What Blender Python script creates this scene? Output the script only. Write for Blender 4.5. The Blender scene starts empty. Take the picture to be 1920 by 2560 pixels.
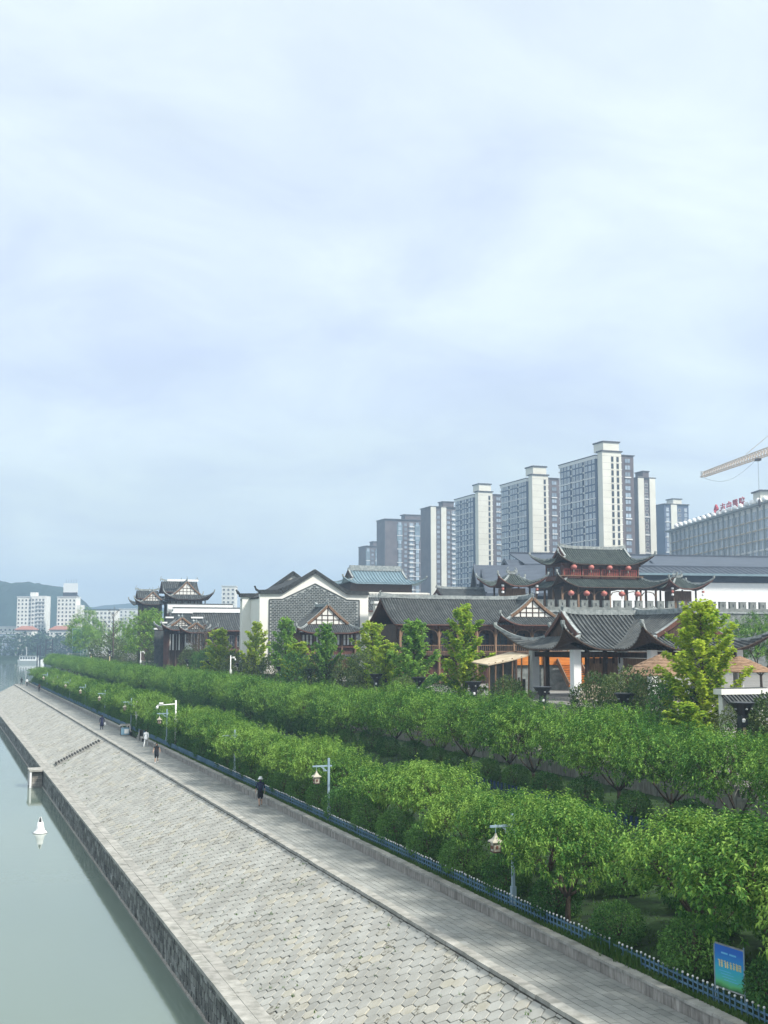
import bpy, bmesh, math, random
from mathutils import Vector, Matrix, noise
R = math.radians
sc = bpy.context.scene
col = sc.collection
rnd = random.Random(11)

# ------------------------------------------------------------------ camera
cam_d = bpy.data.cameras.new('camera')
cam = bpy.data.objects.new('camera', cam_d); col.objects.link(cam)
cam.location = (0, 0, 10.5)
cam.rotation_euler = (R(90 + 6.0885), 0, R(-20.2))
cam_d.sensor_fit = 'HORIZONTAL'; cam_d.sensor_width = 36; cam_d.lens = 56.25
cam_d.clip_start = .5; cam_d.clip_end = 9000
sc.camera = cam
# ------------------------------------------------------------------ sky and sun
SUN_DIR = Vector((.62, -.80, 1.0)).normalized()
w = bpy.data.worlds.new('World'); sc.world = w; w.use_nodes = True
nt = w.node_tree; nt.nodes.clear(); N = nt.nodes.new; LK = nt.links.new
out = N('ShaderNodeOutputWorld'); bg = N('ShaderNodeBackground'); LK(bg.outputs[0], out.inputs[0])
bg.inputs['Strength'].default_value = .1
sky = N('ShaderNodeTexSky'); sky.sky_type = 'NISHITA'; sky.sun_disc = False
sky.sun_elevation = math.asin(SUN_DIR.z); sky.sun_rotation = math.atan2(SUN_DIR.x, SUN_DIR.y)
sky.dust_density = 3.0; sky.ozone_density = 2.0; sky.air_density = 1.2
geo = N('ShaderNodeTexCoord'); sep = N('ShaderNodeSeparateXYZ'); LK(geo.outputs['Generated'], sep.inputs[0])
def math_n(op, a=None, b=None, c=None):
    n = N('ShaderNodeMath'); n.operation = op
    for i, v in enumerate((a, b, c)):
        if v is None: continue
        if isinstance(v, (int, float)): n.inputs[i].default_value = v
        else: LK(v, n.inputs[i])
    return n.outputs[0]
zc = math_n('MAXIMUM', sep.outputs[2], 0.0)
zd = math_n('ADD', zc, .34)
cx = math_n('DIVIDE', sep.outputs[0], zd); cyy = math_n('DIVIDE', sep.outputs[1], zd)
cmb = N('ShaderNodeCombineXYZ'); LK(cx, cmb.inputs[0]); LK(cyy, cmb.inputs[1])
mp = N('ShaderNodeMapping'); LK(cmb.outputs[0], mp.inputs[0]); mp.inputs['Rotation'].default_value = (0, 0, R(35)); mp.inputs['Scale'].default_value = (.85, 1.15, 1); mp.inputs['Location'].default_value = (3.1, 1.7, 0)
nz = N('ShaderNodeTexNoise'); LK(mp.outputs[0], nz.inputs['Vector'])
nz.inputs['Scale'].default_value = 1.7; nz.inputs['Detail'].default_value = 7; nz.inputs['Roughness'].default_value = .52; nz.inputs['Distortion'].default_value = .25
cr = N('ShaderNodeValToRGB'); LK(nz.outputs[0], cr.inputs[0])
cr.color_ramp.elements[0].position = .36; cr.color_ramp.elements[0].color = (.82, .82, .82, 1)
cr.color_ramp.elements[1].position = .62; cr.color_ramp.elements[1].color = (1, 1, 1, 1)
# the overcast veil brightens towards the zenith like any thin stratus
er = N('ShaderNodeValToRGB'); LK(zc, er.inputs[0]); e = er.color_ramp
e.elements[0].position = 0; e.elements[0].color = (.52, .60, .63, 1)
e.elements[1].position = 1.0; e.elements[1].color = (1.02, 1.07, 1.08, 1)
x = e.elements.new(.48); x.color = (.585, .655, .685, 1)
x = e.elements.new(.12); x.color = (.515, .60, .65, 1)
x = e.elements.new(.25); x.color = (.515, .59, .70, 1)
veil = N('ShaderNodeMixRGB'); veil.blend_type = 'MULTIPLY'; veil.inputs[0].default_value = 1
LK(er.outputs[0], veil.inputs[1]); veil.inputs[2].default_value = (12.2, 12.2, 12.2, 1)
nz2 = N('ShaderNodeTexNoise'); LK(mp.outputs[0], nz2.inputs['Vector']); nz2.inputs['Scale'].default_value = 3.4; nz2.inputs['Detail'].default_value = 9; nz2.inputs['Roughness'].default_value = .58; nz2.inputs['Distortion'].default_value = .6
wr_ = N('ShaderNodeValToRGB'); LK(nz2.outputs[0], wr_.inputs[0])
wr_.color_ramp.elements[0].position = .36; wr_.color_ramp.elements[0].color = (.925, .93, 1.0, 1)
wr_.color_ramp.elements[1].position = .66; wr_.color_ramp.elements[1].color = (1.09, 1.085, 1.05, 1)
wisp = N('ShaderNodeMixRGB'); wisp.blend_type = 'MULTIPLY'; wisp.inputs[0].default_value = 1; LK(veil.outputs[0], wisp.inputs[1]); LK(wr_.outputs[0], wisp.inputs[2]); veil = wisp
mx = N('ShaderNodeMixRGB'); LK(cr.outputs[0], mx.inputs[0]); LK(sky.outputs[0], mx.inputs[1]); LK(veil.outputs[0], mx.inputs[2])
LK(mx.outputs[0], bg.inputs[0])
sun_d = bpy.data.lights.new('sun', 'SUN'); sun_d.energy = 4.4; sun_d.angle = R(9); sun_d.color = (1, .95, .87)
sun = bpy.data.objects.new('sun', sun_d); col.objects.link(sun)
sun.rotation_euler = (-SUN_DIR).to_track_quat('-Z', 'Y').to_euler()
sc.view_settings.view_transform = 'Standard'; sc.view_settings.look = 'None'
sc.view_settings.exposure = .37; sc.view_settings.gamma = 1
cy_ = sc.cycles
cy_.use_denoising = True
cy_.max_bounces = 6; cy_.diffuse_bounces = 2; cy_.glossy_bounces = 3; cy_.transmission_bounces = 4; cy_.volume_bounces = 0
cy_.transparent_max_bounces = 6
cy_.use_adaptive_sampling = True; cy_.adaptive_threshold = .015
sc.render.use_persistent_data = False

# ------------------------------------------------------------------ helpers
def tag(o, label=None, cat=None, group=None, kind=None):
    if label: o['label'] = label
    if cat: o['category'] = cat
    if group: o['group'] = group
    if kind: o['kind'] = kind
    return o
def empty(name, loc=(0, 0, 0), rz=0):
    o = bpy.data.objects.new(name, None); col.objects.link(o)
    o.location = loc; o.rotation_euler = (0, 0, rz); o.empty_display_size = .3
    return o
def obj(name, me, parent=None, loc=None, rz=None, scale=None):
    o = bpy.data.objects.new(name, me); col.objects.link(o)
    if parent: o.parent = parent
    if loc is not None: o.location = loc
    if rz is not None: o.rotation_euler = (0, 0, rz)
    if scale is not None: o.scale = scale if hasattr(scale, '__len__') else (scale,) * 3
    return o
def copy_tree(o, parent=None):
    c = o.copy(); col.objects.link(c); c.parent = parent
    for ch in o.children: copy_tree(ch, c)
    return c
ORD = ['zeroth', 'first', 'second', 'third', 'fourth', 'fifth', 'sixth', 'seventh', 'eighth', 'ninth', 'tenth', 'eleventh', 'twelfth', 'thirteenth', 'fourteenth', 'fifteenth', 'sixteenth', 'seventeenth', 'eighteenth', 'nineteenth', 'twentieth']

class MB:
    def __init__(s, T=None): s.v = []; s.f = []; s.m = []; s.T = T; s.sm = False
    def vert(s, p):
        p = Vector(p)
        if s.T is not None: p = s.T @ p
        s.v.append(tuple(p)); return len(s.v) - 1
    def face(s, pts, m=0):
        s.f.append([s.vert(p) for p in pts]); s.m.append(m); return s
    def hexa(s, p, m=0):
        b = [s.vert(q) for q in p]
        for q in ((0, 3, 2, 1), (4, 5, 6, 7), (0, 1, 5, 4), (1, 2, 6, 5), (2, 3, 7, 6), (3, 0, 4, 7)):
            s.f.append([b[i] for i in q]); s.m.append(m)
        return s
    def box(s, x0, x1, y0, y1, z0, z1, m=0):
        return s.hexa([(x0, y0, z0), (x1, y0, z0), (x1, y1, z0), (x0, y1, z0), (x0, y0, z1), (x1, y0, z1), (x1, y1, z1), (x0, y1, z1)], m)
    def bar(s, a, b, w=.1, h=None, m=0, up=(0, 0, 1)):
        a = Vector(a); b = Vector(b); h = h or w; d = (b - a).normalized(); u = Vector(up)
        if abs(d.dot(u)) > .98: u = Vector((0, 1, 0))
        r = d.cross(u).normalized() * w / 2; u = r.cross(d).normalized() * h / 2
        return s.hexa([a - r - u, a + r - u, b + r - u, b - r - u, a - r + u, a + r + u, b + r + u, b - r + u], m)
    def tube(s, pts, rad, n=8, m=0, cap=True):
        pts = [Vector(p) for p in pts]; rings = []
        if not hasattr(rad, '__len__'): rad = [rad] * len(pts)
        for i, p in enumerate(pts):
            d = (pts[min(i + 1, len(pts) - 1)] - pts[max(i - 1, 0)]).normalized()
            u = Vector((0, 0, 1)) if abs(d.z) < .9 else Vector((1, 0, 0))
            a = d.cross(u).normalized(); b = a.cross(d)
            rings.append([s.vert(p + (a * math.cos(2 * math.pi * k / n) + b * math.sin(2 * math.pi * k / n)) * rad[i]) for k in range(n)])
        for i in range(len(rings) - 1):
            for k in range(n):
                s.f.append([rings[i][k], rings[i][(k + 1) % n], rings[i + 1][(k + 1) % n], rings[i + 1][k]]); s.m.append(m)
        if cap:
            s.f.append(rings[0][::-1]); s.m.append(m); s.f.append(rings[-1][:]); s.m.append(m)
        return s
    def lathe(s, prof, n=16, c=(0, 0, 0), m=0, rot=0):
        rings = []
        for r, z in prof:
            rings.append([s.vert((c[0] + r * math.cos(2 * math.pi * k / n + rot), c[1] + r * math.sin(2 * math.pi * k / n + rot), c[2] + z)) for k in range(n)])
        for i in range(len(rings) - 1):
            for k in range(n):
                s.f.append([rings[i][k], rings[i][(k + 1) % n], rings[i + 1][(k + 1) % n], rings[i + 1][k]]); s.m.append(m)
        s.f.append(rings[0][::-1]); s.m.append(m); s.f.append(rings[-1][:]); s.m.append(m)
        return s
    def sheet(s, g, th=0, m=0, mb=None):
        """grid of points; th>0 adds an underside and a rim in material mb"""
        mb = m if mb is None else mb
        a = [[s.vert(p) for p in row] for row in g]
        n, k = len(g), len(g[0])
        for i in range(n - 1):
            for j in range(k - 1):
                s.f.append([a[i][j], a[i][j + 1], a[i + 1][j + 1], a[i + 1][j]]); s.m.append(m)
        if th:
            b = [[s.vert(Vector(p) - Vector((0, 0, th))) for p in row] for row in g]
            for i in range(n - 1):
                for j in range(k - 1):
                    s.f.append([b[i][j], b[i + 1][j], b[i + 1][j + 1], b[i][j + 1]]); s.m.append(mb)
            for j in range(k - 1):
                s.f.append([a[0][j], b[0][j], b[0][j + 1], a[0][j + 1]]); s.m.append(mb)
                s.f.append([a[n - 1][j], a[n - 1][j + 1], b[n - 1][j + 1], b[n - 1][j]]); s.m.append(mb)
            for i in range(n - 1):
                s.f.append([a[i][0], a[i + 1][0], b[i + 1][0], b[i][0]]); s.m.append(mb)
                s.f.append([a[i][k - 1], b[i][k - 1], b[i + 1][k - 1], a[i + 1][k - 1]]); s.m.append(mb)
        return s
    def mesh(s, name, mats, smooth=False):
        me = bpy.data.meshes.new(name); me.from_pydata(s.v, [], s.f)
        for m in (mats if isinstance(mats, (list, tuple)) else [mats]): me.materials.append(m)
        if any(s.m): me.polygons.foreach_set('material_index', s.m)
        if smooth: me.polygons.foreach_set('use_smooth', [True] * len(s.f))
        me.update(); return me
    def build(s, name, mats, parent=None, smooth=False, **k):
        return obj(name, s.mesh(name, mats, smooth), parent, **k)

def L(c): return tuple(c) + (1,) if len(c) == 3 else c
def mat(name, c1, c2=None, rough=.75, nscale=1.5, rand=0.0, bump=0.0, bscale=25, spec=.3, metal=0, detail=5, lo=.35, hi=.7, c3=None, streak=None, emit=None):
    """base colour = noise mix of c1 and c2 in world space, brightness varied per piece by rand"""
    m = bpy.data.materials.new(name); m.use_nodes = True; t = m.node_tree; n = t.nodes; lk = t.links.new
    b = n['Principled BSDF']; b.inputs['Roughness'].default_value = rough; b.inputs['Metallic'].default_value = metal
    b.inputs['Specular IOR Level'].default_value = spec
    g = n.new('ShaderNodeNewGeometry'); pos = g.outputs['Position']
    if streak:
        mpn = n.new('ShaderNodeMapping'); lk(pos, mpn.inputs[0]); mpn.inputs['Scale'].default_value = streak; pos = mpn.outputs[0]
    x = n.new('ShaderNodeTexNoise'); lk(pos, x.inputs['Vector']); x.inputs['Scale'].default_value = nscale; x.inputs['Detail'].default_value = detail; x.inputs['Roughness'].default_value = .6
    r = n.new('ShaderNodeValToRGB'); lk(x.outputs[0], r.inputs[0])
    r.color_ramp.elements[0].position = lo; r.color_ramp.elements[0].color = L(c1)
    r.color_ramp.elements[1].position = hi; r.color_ramp.elements[1].color = L(c2 or c1)
    if c3:
        q = r.color_ramp.elements.new((lo + hi) / 2); q.color = L(c3)
    o = r.outputs[0]
    if rand:
        oi = n.new('ShaderNodeObjectInfo'); a = n.new('ShaderNodeMath'); a.operation = 'ADD'
        lk(oi.outputs['Random'], a.inputs[0]); lk(g.outputs['Random Per Island'], a.inputs[1])
        fr = n.new('ShaderNodeMath'); fr.operation = 'FRACT'; lk(a.outputs[0], fr.inputs[0])
        mr = n.new('ShaderNodeMapRange'); lk(fr.outputs[0], mr.inputs[0]); mr.inputs[3].default_value = 1 - rand; mr.inputs[4].default_value = 1 + rand * .7
        v = n.new('ShaderNodeMixRGB'); v.blend_type = 'MULTIPLY'; v.inputs[0].default_value = 1
        lk(o, v.inputs[1]); lk(mr.outputs[0], v.inputs[2]); o = v.outputs[0]
    lk(o, b.inputs['Base Color'])
    if bump:
        y = n.new('ShaderNodeTexNoise'); lk(g.outputs['Position'], y.inputs['Vector']); y.inputs['Scale'].default_value = bscale; y.inputs['Detail'].default_value = 4
        bp = n.new('ShaderNodeBump'); bp.inputs['Strength'].default_value = bump; bp.inputs['Distance'].default_value = .05
        lk(y.outputs[0], bp.inputs['Height']); lk(bp.outputs[0], b.inputs['Normal'])
    return m
def leaf_mat(name, dark, mid, tip, trans=.28, tipw=.16, cs=.55):
    """leaf colour by leaf and by sprig: old dark leaves, mid green, fresh yellow-green tips"""
    m = bpy.data.materials.new(name); m.use_nodes = True; t = m.node_tree; n = t.nodes; lk = t.links.new
    b = n['Principled BSDF']; b.inputs['Roughness'].default_value = .6; b.inputs['Specular IOR Level'].default_value = .2
    g = n.new('ShaderNodeNewGeometry'); oi = n.new('ShaderNodeObjectInfo')
    x = n.new('ShaderNodeTexNoise'); lk(g.outputs['Position'], x.inputs['Vector']); x.inputs['Scale'].default_value = cs; x.inputs['Detail'].default_value = 3
    a = n.new('ShaderNodeMath'); a.operation = 'MULTIPLY_ADD'; lk(g.outputs['Random Per Island'], a.inputs[0]); a.inputs[1].default_value = .42; lk(x.outputs[0], a.inputs[2])
    a2 = n.new('ShaderNodeMath'); a2.operation = 'MULTIPLY_ADD'; lk(oi.outputs['Random'], a2.inputs[0]); a2.inputs[1].default_value = .24; lk(a.outputs[0], a2.inputs[2])
    r = n.new('ShaderNodeValToRGB'); lk(a2.outputs[0], r.inputs[0]); e = r.color_ramp
    e.elements[0].position = .42; e.elements[0].color = L(dark); e.elements[1].position = 1.02 - tipw * .4; e.elements[1].color = L(tip)
    q = e.elements.new(.72); q.color = L(mid)
    lk(r.outputs[0], b.inputs['Base Color'])
    tr = n.new('ShaderNodeBsdfTranslucent'); lk(r.outputs[0], tr.inputs[0])
    ms = n.new('ShaderNodeMixShader'); ms.inputs[0].default_value = trans; lk(b.outputs[0], ms.inputs[1]); lk(tr.outputs[0], ms.inputs[2])
    lk(ms.outputs[0], n['Material Output'].inputs[0])
    return m

M = {}
M['hex'] = mat('hex_concrete', (.29, .284, .25), (.40, .397, .358), rough=.85, nscale=.55, rand=.10, bump=.25, bscale=30, lo=.3, hi=.62)
M['hexstain'] = mat('hex_concrete_stained', (.10, .09, .062), (.39, .38, .33), rough=.9, nscale=7, rand=.15, bump=.4, bscale=30, lo=.36, hi=.52)
M['hexwarm'] = mat('hex_concrete_warm', (.36, .34, .27), (.43, .41, .35), rough=.85, nscale=2, rand=.08, bump=.25, lo=.35, hi=.65)
M['joint'] = mat('joint_soil', (.02, .022, .015), (.06, .06, .045), rough=1, nscale=3)
M['paver'] = mat('grey_granite_paver', (.20, .208, .193), (.285, .29, .268), rough=.8, nscale=.7, rand=.14, bump=.2, bscale=40, lo=.32, hi=.66)
M['kerb'] = mat('pale_granite', (.20, .20, .175), (.38, .37, .335), rough=.85, nscale=1.8, rand=.14, bump=.25, lo=.3, hi=.62)
M['drain'] = mat('drain_face_and_stair_shade', (.035, .033, .028), (.11, .10, .085), rough=.95, nscale=4, bump=.3)
M['wallst'] = mat('low_wall_stone', (.18, .165, .145), (.38, .36, .325), rough=.9, nscale=2.2, rand=.18, bump=.3, streak=(3, 3, .6), lo=.3, hi=.65)
M['quay'] = mat('quay_stone', (.018, .020, .018), (.19, .20, .185), rough=.9, nscale=2.6, bump=.8, bscale=9, streak=(1.6, 1.6, .22), lo=.36, hi=.72, detail=8)
M['quay_rand'] = mat('quay_block', (.035, .038, .035), (.36, .37, .34), rough=.92, nscale=4.5, rand=.45, bump=.9, bscale=14, streak=(1.5, 1.5, .3), lo=.36, hi=.70, detail=7)
M['soil'] = mat('bank_soil_grass', (.010, .022, .009), (.032, .068, .018), rough=1, nscale=.9, bump=.8, bscale=6, c3=(.025, .058, .014))
M['grass'] = leaf_mat('grass_blade', (.02, .055, .012), (.05, .13, .022), (.10, .17, .04), .25, .1)
M['plaza'] = mat('plaza_paving', (.16, .155, .14), (.26, .25, .23), rough=.9, nscale=.6)
M['bluepole'] = mat('pale_blue_grey_paint', (.22, .31, .38), (.30, .40, .46), rough=.45, nscale=2, spec=.5)
M['bluefence'] = mat('blue_fence_paint', (.075, .16, .25), (.12, .23, .33), rough=.5, nscale=3, spec=.5)
M['darkblue'] = mat('deep_blue_paint', (.012, .035, .085), (.02, .05, .11), rough=.5)
M['white'] = mat('white_paint', (.74, .75, .74), (.82, .82, .80), rough=.6, nscale=1.2)
M['cream'] = mat('cream_render', (.74, .725, .66), (.82, .81, .75), rough=.85, nscale=.25)
M['plaster'] = mat('white_plaster', (.66, .65, .60), (.80, .79, .74), rough=.9, nscale=.5, streak=(1, 1, .3))
M['black'] = mat('black_metal', (.010, .011, .015), (.02, .022, .028), rough=.4, spec=.5)
M['lampwarm'] = mat('lamp_glass', (.70, .58, .30), (.80, .68, .40), rough=.4)
M['lantern'] = mat('lantern_paper', (.36, .34, .27), (.45, .42, .34), rough=.6)
M['red'] = mat('red_lacquer', (.42, .06, .05), (.55, .12, .10), rough=.5, nscale=2)
M['lanternred'] = mat('faded_red_silk', (.42, .12, .10), (.54, .22, .18), rough=.6, nscale=4)
M['rednames'] = mat('red_sign_letter', (.36, .015, .03), (.42, .02, .04), rough=.5)
M['tile'] = mat('grey_roof_tile', (.042, .048, .050), (.115, .125, .122), rough=.75, nscale=1.3, rand=.22, bump=.4, bscale=12, lo=.3, hi=.7)
M['tilebed'] = mat('roof_tile_channel', (.020, .023, .024), (.06, .066, .066), rough=.85, nscale=2.2, bump=.4, bscale=16)
M['tilegreen'] = mat('green_grey_roof_tile', (.045, .062, .055), (.10, .125, .110), rough=.75, nscale=1.2, rand=.2, bump=.4, bscale=12)
M['ridge'] = mat('pale_ridge_mortar', (.15, .17, .17), (.36, .39, .38), rough=.85, nscale=2.5, lo=.3, hi=.65)
M['slate'] = mat('slate_roof', (.052, .066, .088), (.082, .098, .122), rough=.6, nscale=.5, rand=.15, streak=(.6, 3, 3))
M['bluetile'] = mat('blue_green_roof', (.13, .20, .235), (.19, .265, .30), rough=.55, nscale=.7)
M['navy'] = mat('dark_fascia', (.020, .026, .042), (.03, .038, .055), rough=.6)
M['timber'] = mat('dark_timber', (.040, .024, .017), (.095, .058, .038), rough=.7, nscale=2, rand=.2, streak=(3, 3, .5), bump=.2)
M['timberred'] = mat('red_brown_timber', (.080, .034, .024), (.145, .062, .042), rough=.65, nscale=2, rand=.12, streak=(3, 3, .5))
M['timberlight'] = mat('brown_timber', (.13, .075, .042), (.25, .155, .095), rough=.7, nscale=2.5, rand=.15, streak=(3, 3, .6))
M['orange'] = mat('orange_timber', (.52, .16, .025), (.72, .27, .05), rough=.5, nscale=1.6, rand=.18, streak=(.6, 4, 4))
M['thatch'] = mat('brown_thatch', (.13, .075, .04), (.38, .25, .16), rough=.95, nscale=3.5, bump=.9, bscale=14, streak=(.5, .5, 7))
M['awning'] = mat('beige_awning', (.42, .35, .24), (.56, .48, .36), rough=.9, nscale=1.5)
M['glassdark'] = mat('dark_window_glass', (.012, .016, .022), (.035, .045, .06), rough=.12, spec=.6, nscale=.3)
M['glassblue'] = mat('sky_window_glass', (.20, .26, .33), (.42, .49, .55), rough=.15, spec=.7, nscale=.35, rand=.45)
M['towerwall'] = mat('cream_tower_cladding', (.60, .585, .50), (.70, .685, .60), rough=.8, nscale=.12)
M['towerdark'] = mat('brown_tower_brick', (.095, .080, .085), (.145, .120, .120), rough=.8, nscale=.2)
M['towerblue'] = mat('slate_tower_brick', (.070, .095, .155), (.105, .130, .190), rough=.8, nscale=.15)
M['band'] = mat('white_band', (.62, .62, .60), (.72, .72, .70), rough=.8)
M['cap'] = mat('dark_coping', (.055, .05, .055), (.08, .075, .08), rough=.8)
M['brickgap'] = mat('brick_mortar', (.30, .32, .31), (.42, .44, .42), rough=.9, nscale=2)
M['brick'] = mat('grey_blue_brick', (.055, .066, .068), (.105, .12, .12), rough=.85, nscale=2, rand=.3)
M['citywall'] = mat('city_wall_stone', (.12, .135, .13), (.25, .265, .25), rough=.9, nscale=1.6, bump=.5, bscale=5)
M['trunk'] = mat('bark', (.050, .038, .028), (.15, .115, .085), rough=.95, nscale=6, bump=.6, streak=(2, 2, .5))
M['rowleaf'] = leaf_mat('row_tree_leaf', (.018, .075, .013), (.065, .182, .028), (.24, .39, .07))
M['rowleaf2'] = leaf_mat('upper_row_leaf', (.020, .082, .015), (.070, .195, .031), (.23, .39, .065))
M['ball'] = leaf_mat('clipped_shrub_leaf', (.018, .072, .020), (.048, .150, .036), (.13, .27, .06), .2)
M['ginkgo'] = leaf_mat('ginkgo_leaf', (.11, .24, .026), (.25, .43, .04), (.52, .62, .07), .45)
M['ginkgodark'] = leaf_mat('dark_ginkgo_leaf', (.050, .155, .032), (.12, .30, .055), (.30, .50, .09), .45)
M['olive'] = leaf_mat('olive_shrub_leaf', (.022, .055, .016), (.058, .110, .030), (.13, .17, .05), .25)
M['bigtree'] = leaf_mat('broad_tree_leaf', (.040, .125, .022), (.115, .265, .035), (.27, .43, .06), .4)
M['wood'] = leaf_mat('far_wood_leaf', (.014, .045, .018), (.030, .080, .026), (.06, .12, .04), .1)
M['skin'] = mat('skin', (.42, .26, .18), (.50, .33, .24), rough=.55)
M['navycloth'] = mat('navy_cloth', (.012, .016, .042), (.022, .028, .065), rough=.9, nscale=6)
M['blackcloth'] = mat('black_cloth', (.008, .008, .010), (.016, .016, .02), rough=.85, nscale=6)
M['whitecloth'] = mat('white_cloth', (.66, .68, .68), (.76, .77, .77), rough=.9, nscale=6)
M['browncloth'] = mat('brown_cloth', (.09, .045, .03), (.13, .07, .05), rough=.9)
M['hair'] = mat('black_hair', (.008, .007, .007), (.018, .015, .014), rough=.6)
M['sandal'] = mat('brown_leather', (.13, .05, .03), (.18, .08, .05), rough=.7)
M['binblue'] = mat('blue_bin_paint', (.16, .30, .40), (.22, .37, .47), rough=.5)
M['gold'] = mat('yellow_print', (.62, .52, .20), (.74, .64, .32), rough=.5)
M['skyprint'] = mat('pale_blue_print', (.10, .42, .70), (.16, .50, .76), rough=.5)
M['green'] = mat('green_scaffold_net', (.012, .14, .08), (.02, .18, .10), rough=.9)
M['craneyellow'] = mat('faded_crane_paint', (.56, .44, .33), (.66, .54, .42), rough=.6)
M['terracotta'] = mat('terracotta_roof', (.30, .13, .09), (.40, .19, .13), rough=.85)
M['hill'] = mat('wooded_hill', (.010, .030, .026), (.022, .050, .038), rough=1, nscale=.03)

# ------------------------------------------------------------------ the setting: river, land, far bank
WZ = -4.7
m = bpy.data.materials.new('river_water'); m.use_nodes = True; t = m.node_tree; b = t.nodes['Principled BSDF']
b.inputs['Base Color'].default_value = (.150, .195, .160, 1); b.inputs['Roughness'].default_value = .04; b.inputs['IOR'].default_value = 1.33
g = t.nodes.new('ShaderNodeNewGeometry'); n1 = t.nodes.new('ShaderNodeTexNoise'); t.links.new(g.outputs['Position'], n1.inputs['Vector']); n1.inputs['Scale'].default_value = 1.6; n1.inputs['Detail'].default_value = 3
bp = t.nodes.new('ShaderNodeBump'); bp.inputs['Strength'].default_value = .05; bp.inputs['Distance'].default_value = .1
t.links.new(n1.outputs[0], bp.inputs['Height']); t.links.new(bp.outputs[0], b.inputs['Normal'])
M['water'] = m
tag(MB().face([(-1300, -70, WZ), (420, -70, WZ), (420, 1500, WZ), (-1300, 1500, WZ)]).build('river', M['water']), kind='structure')

Y0, Y1 = 22.0, 302.0
# grassy bank: profile carried along the promenade, edge drifting inland past its end
bank_prof = [(20.36, .20), (20.40, .41), (20.9, .46), (22.0, .60), (24, .85), (27, 1.1), (31, 1.35), (34, 1.55), (38.7, 1.75)]
rows = []
ys = [Y0 - 10 + 4 * i for i in range(71)] + [308, 318, 330, 350, 375, 400, 412]
for y in ys:
    sh = 0 if y < 302 else min(14, (y - 302) ** 1.25 * .045)
    rows.append([(min(px + sh * max(0, 1 - (px - 20.4) / 18), 38.7), y, pz + .10 * noise.noise((px * .5, y * .3, 3)) * (px > 21)) for px, pz in bank_prof])
mb = MB(); mb.sheet(rows)
mb.sheet([[(r[0][0], r[0][1], WZ - 1) for r in rows], [r[0] for r in rows]])
mb.sheet([[(r[0], rows[-1][0][1], WZ - 1) for r in rows[-1]], rows[-1]])
tag(mb.build('grass_bank', M['soil'], smooth=True), kind='structure')
# terrace behind the balustrade and the raised quarter the old street stands on
mb = MB()
for (x0, x1, y0, y1, z) in ((38.6, 46.0, -20, 412, 2.9), (46.0, 420, -20, 470, 5.5)):
    mb.box(x0, x1, y0, y1, WZ - 1, z)
tag(mb.build('terrace', M['plaza']), kind='structure')
# land out to the horizon
mb = MB()
land = [(60, 470.5), (420.5, 470.5), (1800, -20), (1800, 2600), (-1300, 2600), (-1300, 1340), (-600, 1170), (-150, 1010), (30, 948), (62, 930), (95, 800), (75, 620)]
mb.f.append([mb.vert((x, y, -1.6)) for x, y in land]); mb.m.append(0)
for i in range(len(land)):
    a, c = land[i], land[(i + 1) % len(land)]
    mb.face([(a[0], a[1], -1.6), (c[0], c[1], -1.6), (c[0], c[1], WZ - 2), (a[0], a[1], WZ - 2)])
mb.face([(420.5, -20, -1.6), (1800, -20, -1.6), (420.5, 470, -1.6)])
tag(mb.build('land', M['soil']), kind='structure')

YAW = R(20.2)
def cw(a, d):   # far-bank grid: a metres along the bank, d metres out from the bridge
    return (a * math.cos(YAW) + d * math.sin(YAW), -a * math.sin(YAW) + d * math.cos(YAW))
def hill(name, d0, depth_, prof, seed):
    g = []
    n = 120
    for k in range(9):
        f = k / 8; row = []
        for i in range(n + 1):
            a = prof[0][0] + (prof[-1][0] - prof[0][0]) * i / n
            for (a0, h0), (a1, h1) in zip(prof, prof[1:]):
                if a0 <= a <= a1: h = h0 + (h1 - h0) * (a - a0) / (a1 - a0)
            bump = math.sin(math.pi * min(1, f * 1.25) / 2)
            X, Y = cw(a, d0 + depth_ * f)
            hh = -2 + (h + 2) * bump + 3.2 * noise.noise((a * .06, f * 6, seed)) * bump + 2.2 * noise.noise((a * .17, f * 14, seed + 3)) * bump
            row.append((X, Y, hh))
        g.append(row)
    mb = MB(); mb.sheet(g); return tag(mb.build(name, M['hill'], smooth=False), kind='structure')
hill('hill', 1250, 160, [(-800, 92), (-448, 78), (-430, 75), (-405, 76), (-395, 73), (-372, 70), (-358, 62), (-345, 50), (-330, 34), (-315, 20), (-290, 10), (-200, 4)], 1)
hill('far_hill', 2150, 200, [(-900, 20), (-700, 40), (-560, 74), (-480, 82), (-420, 70), (-300, 58), (-150, 66), (0, 50), (200, 30), (700, 20)], 5)

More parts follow.
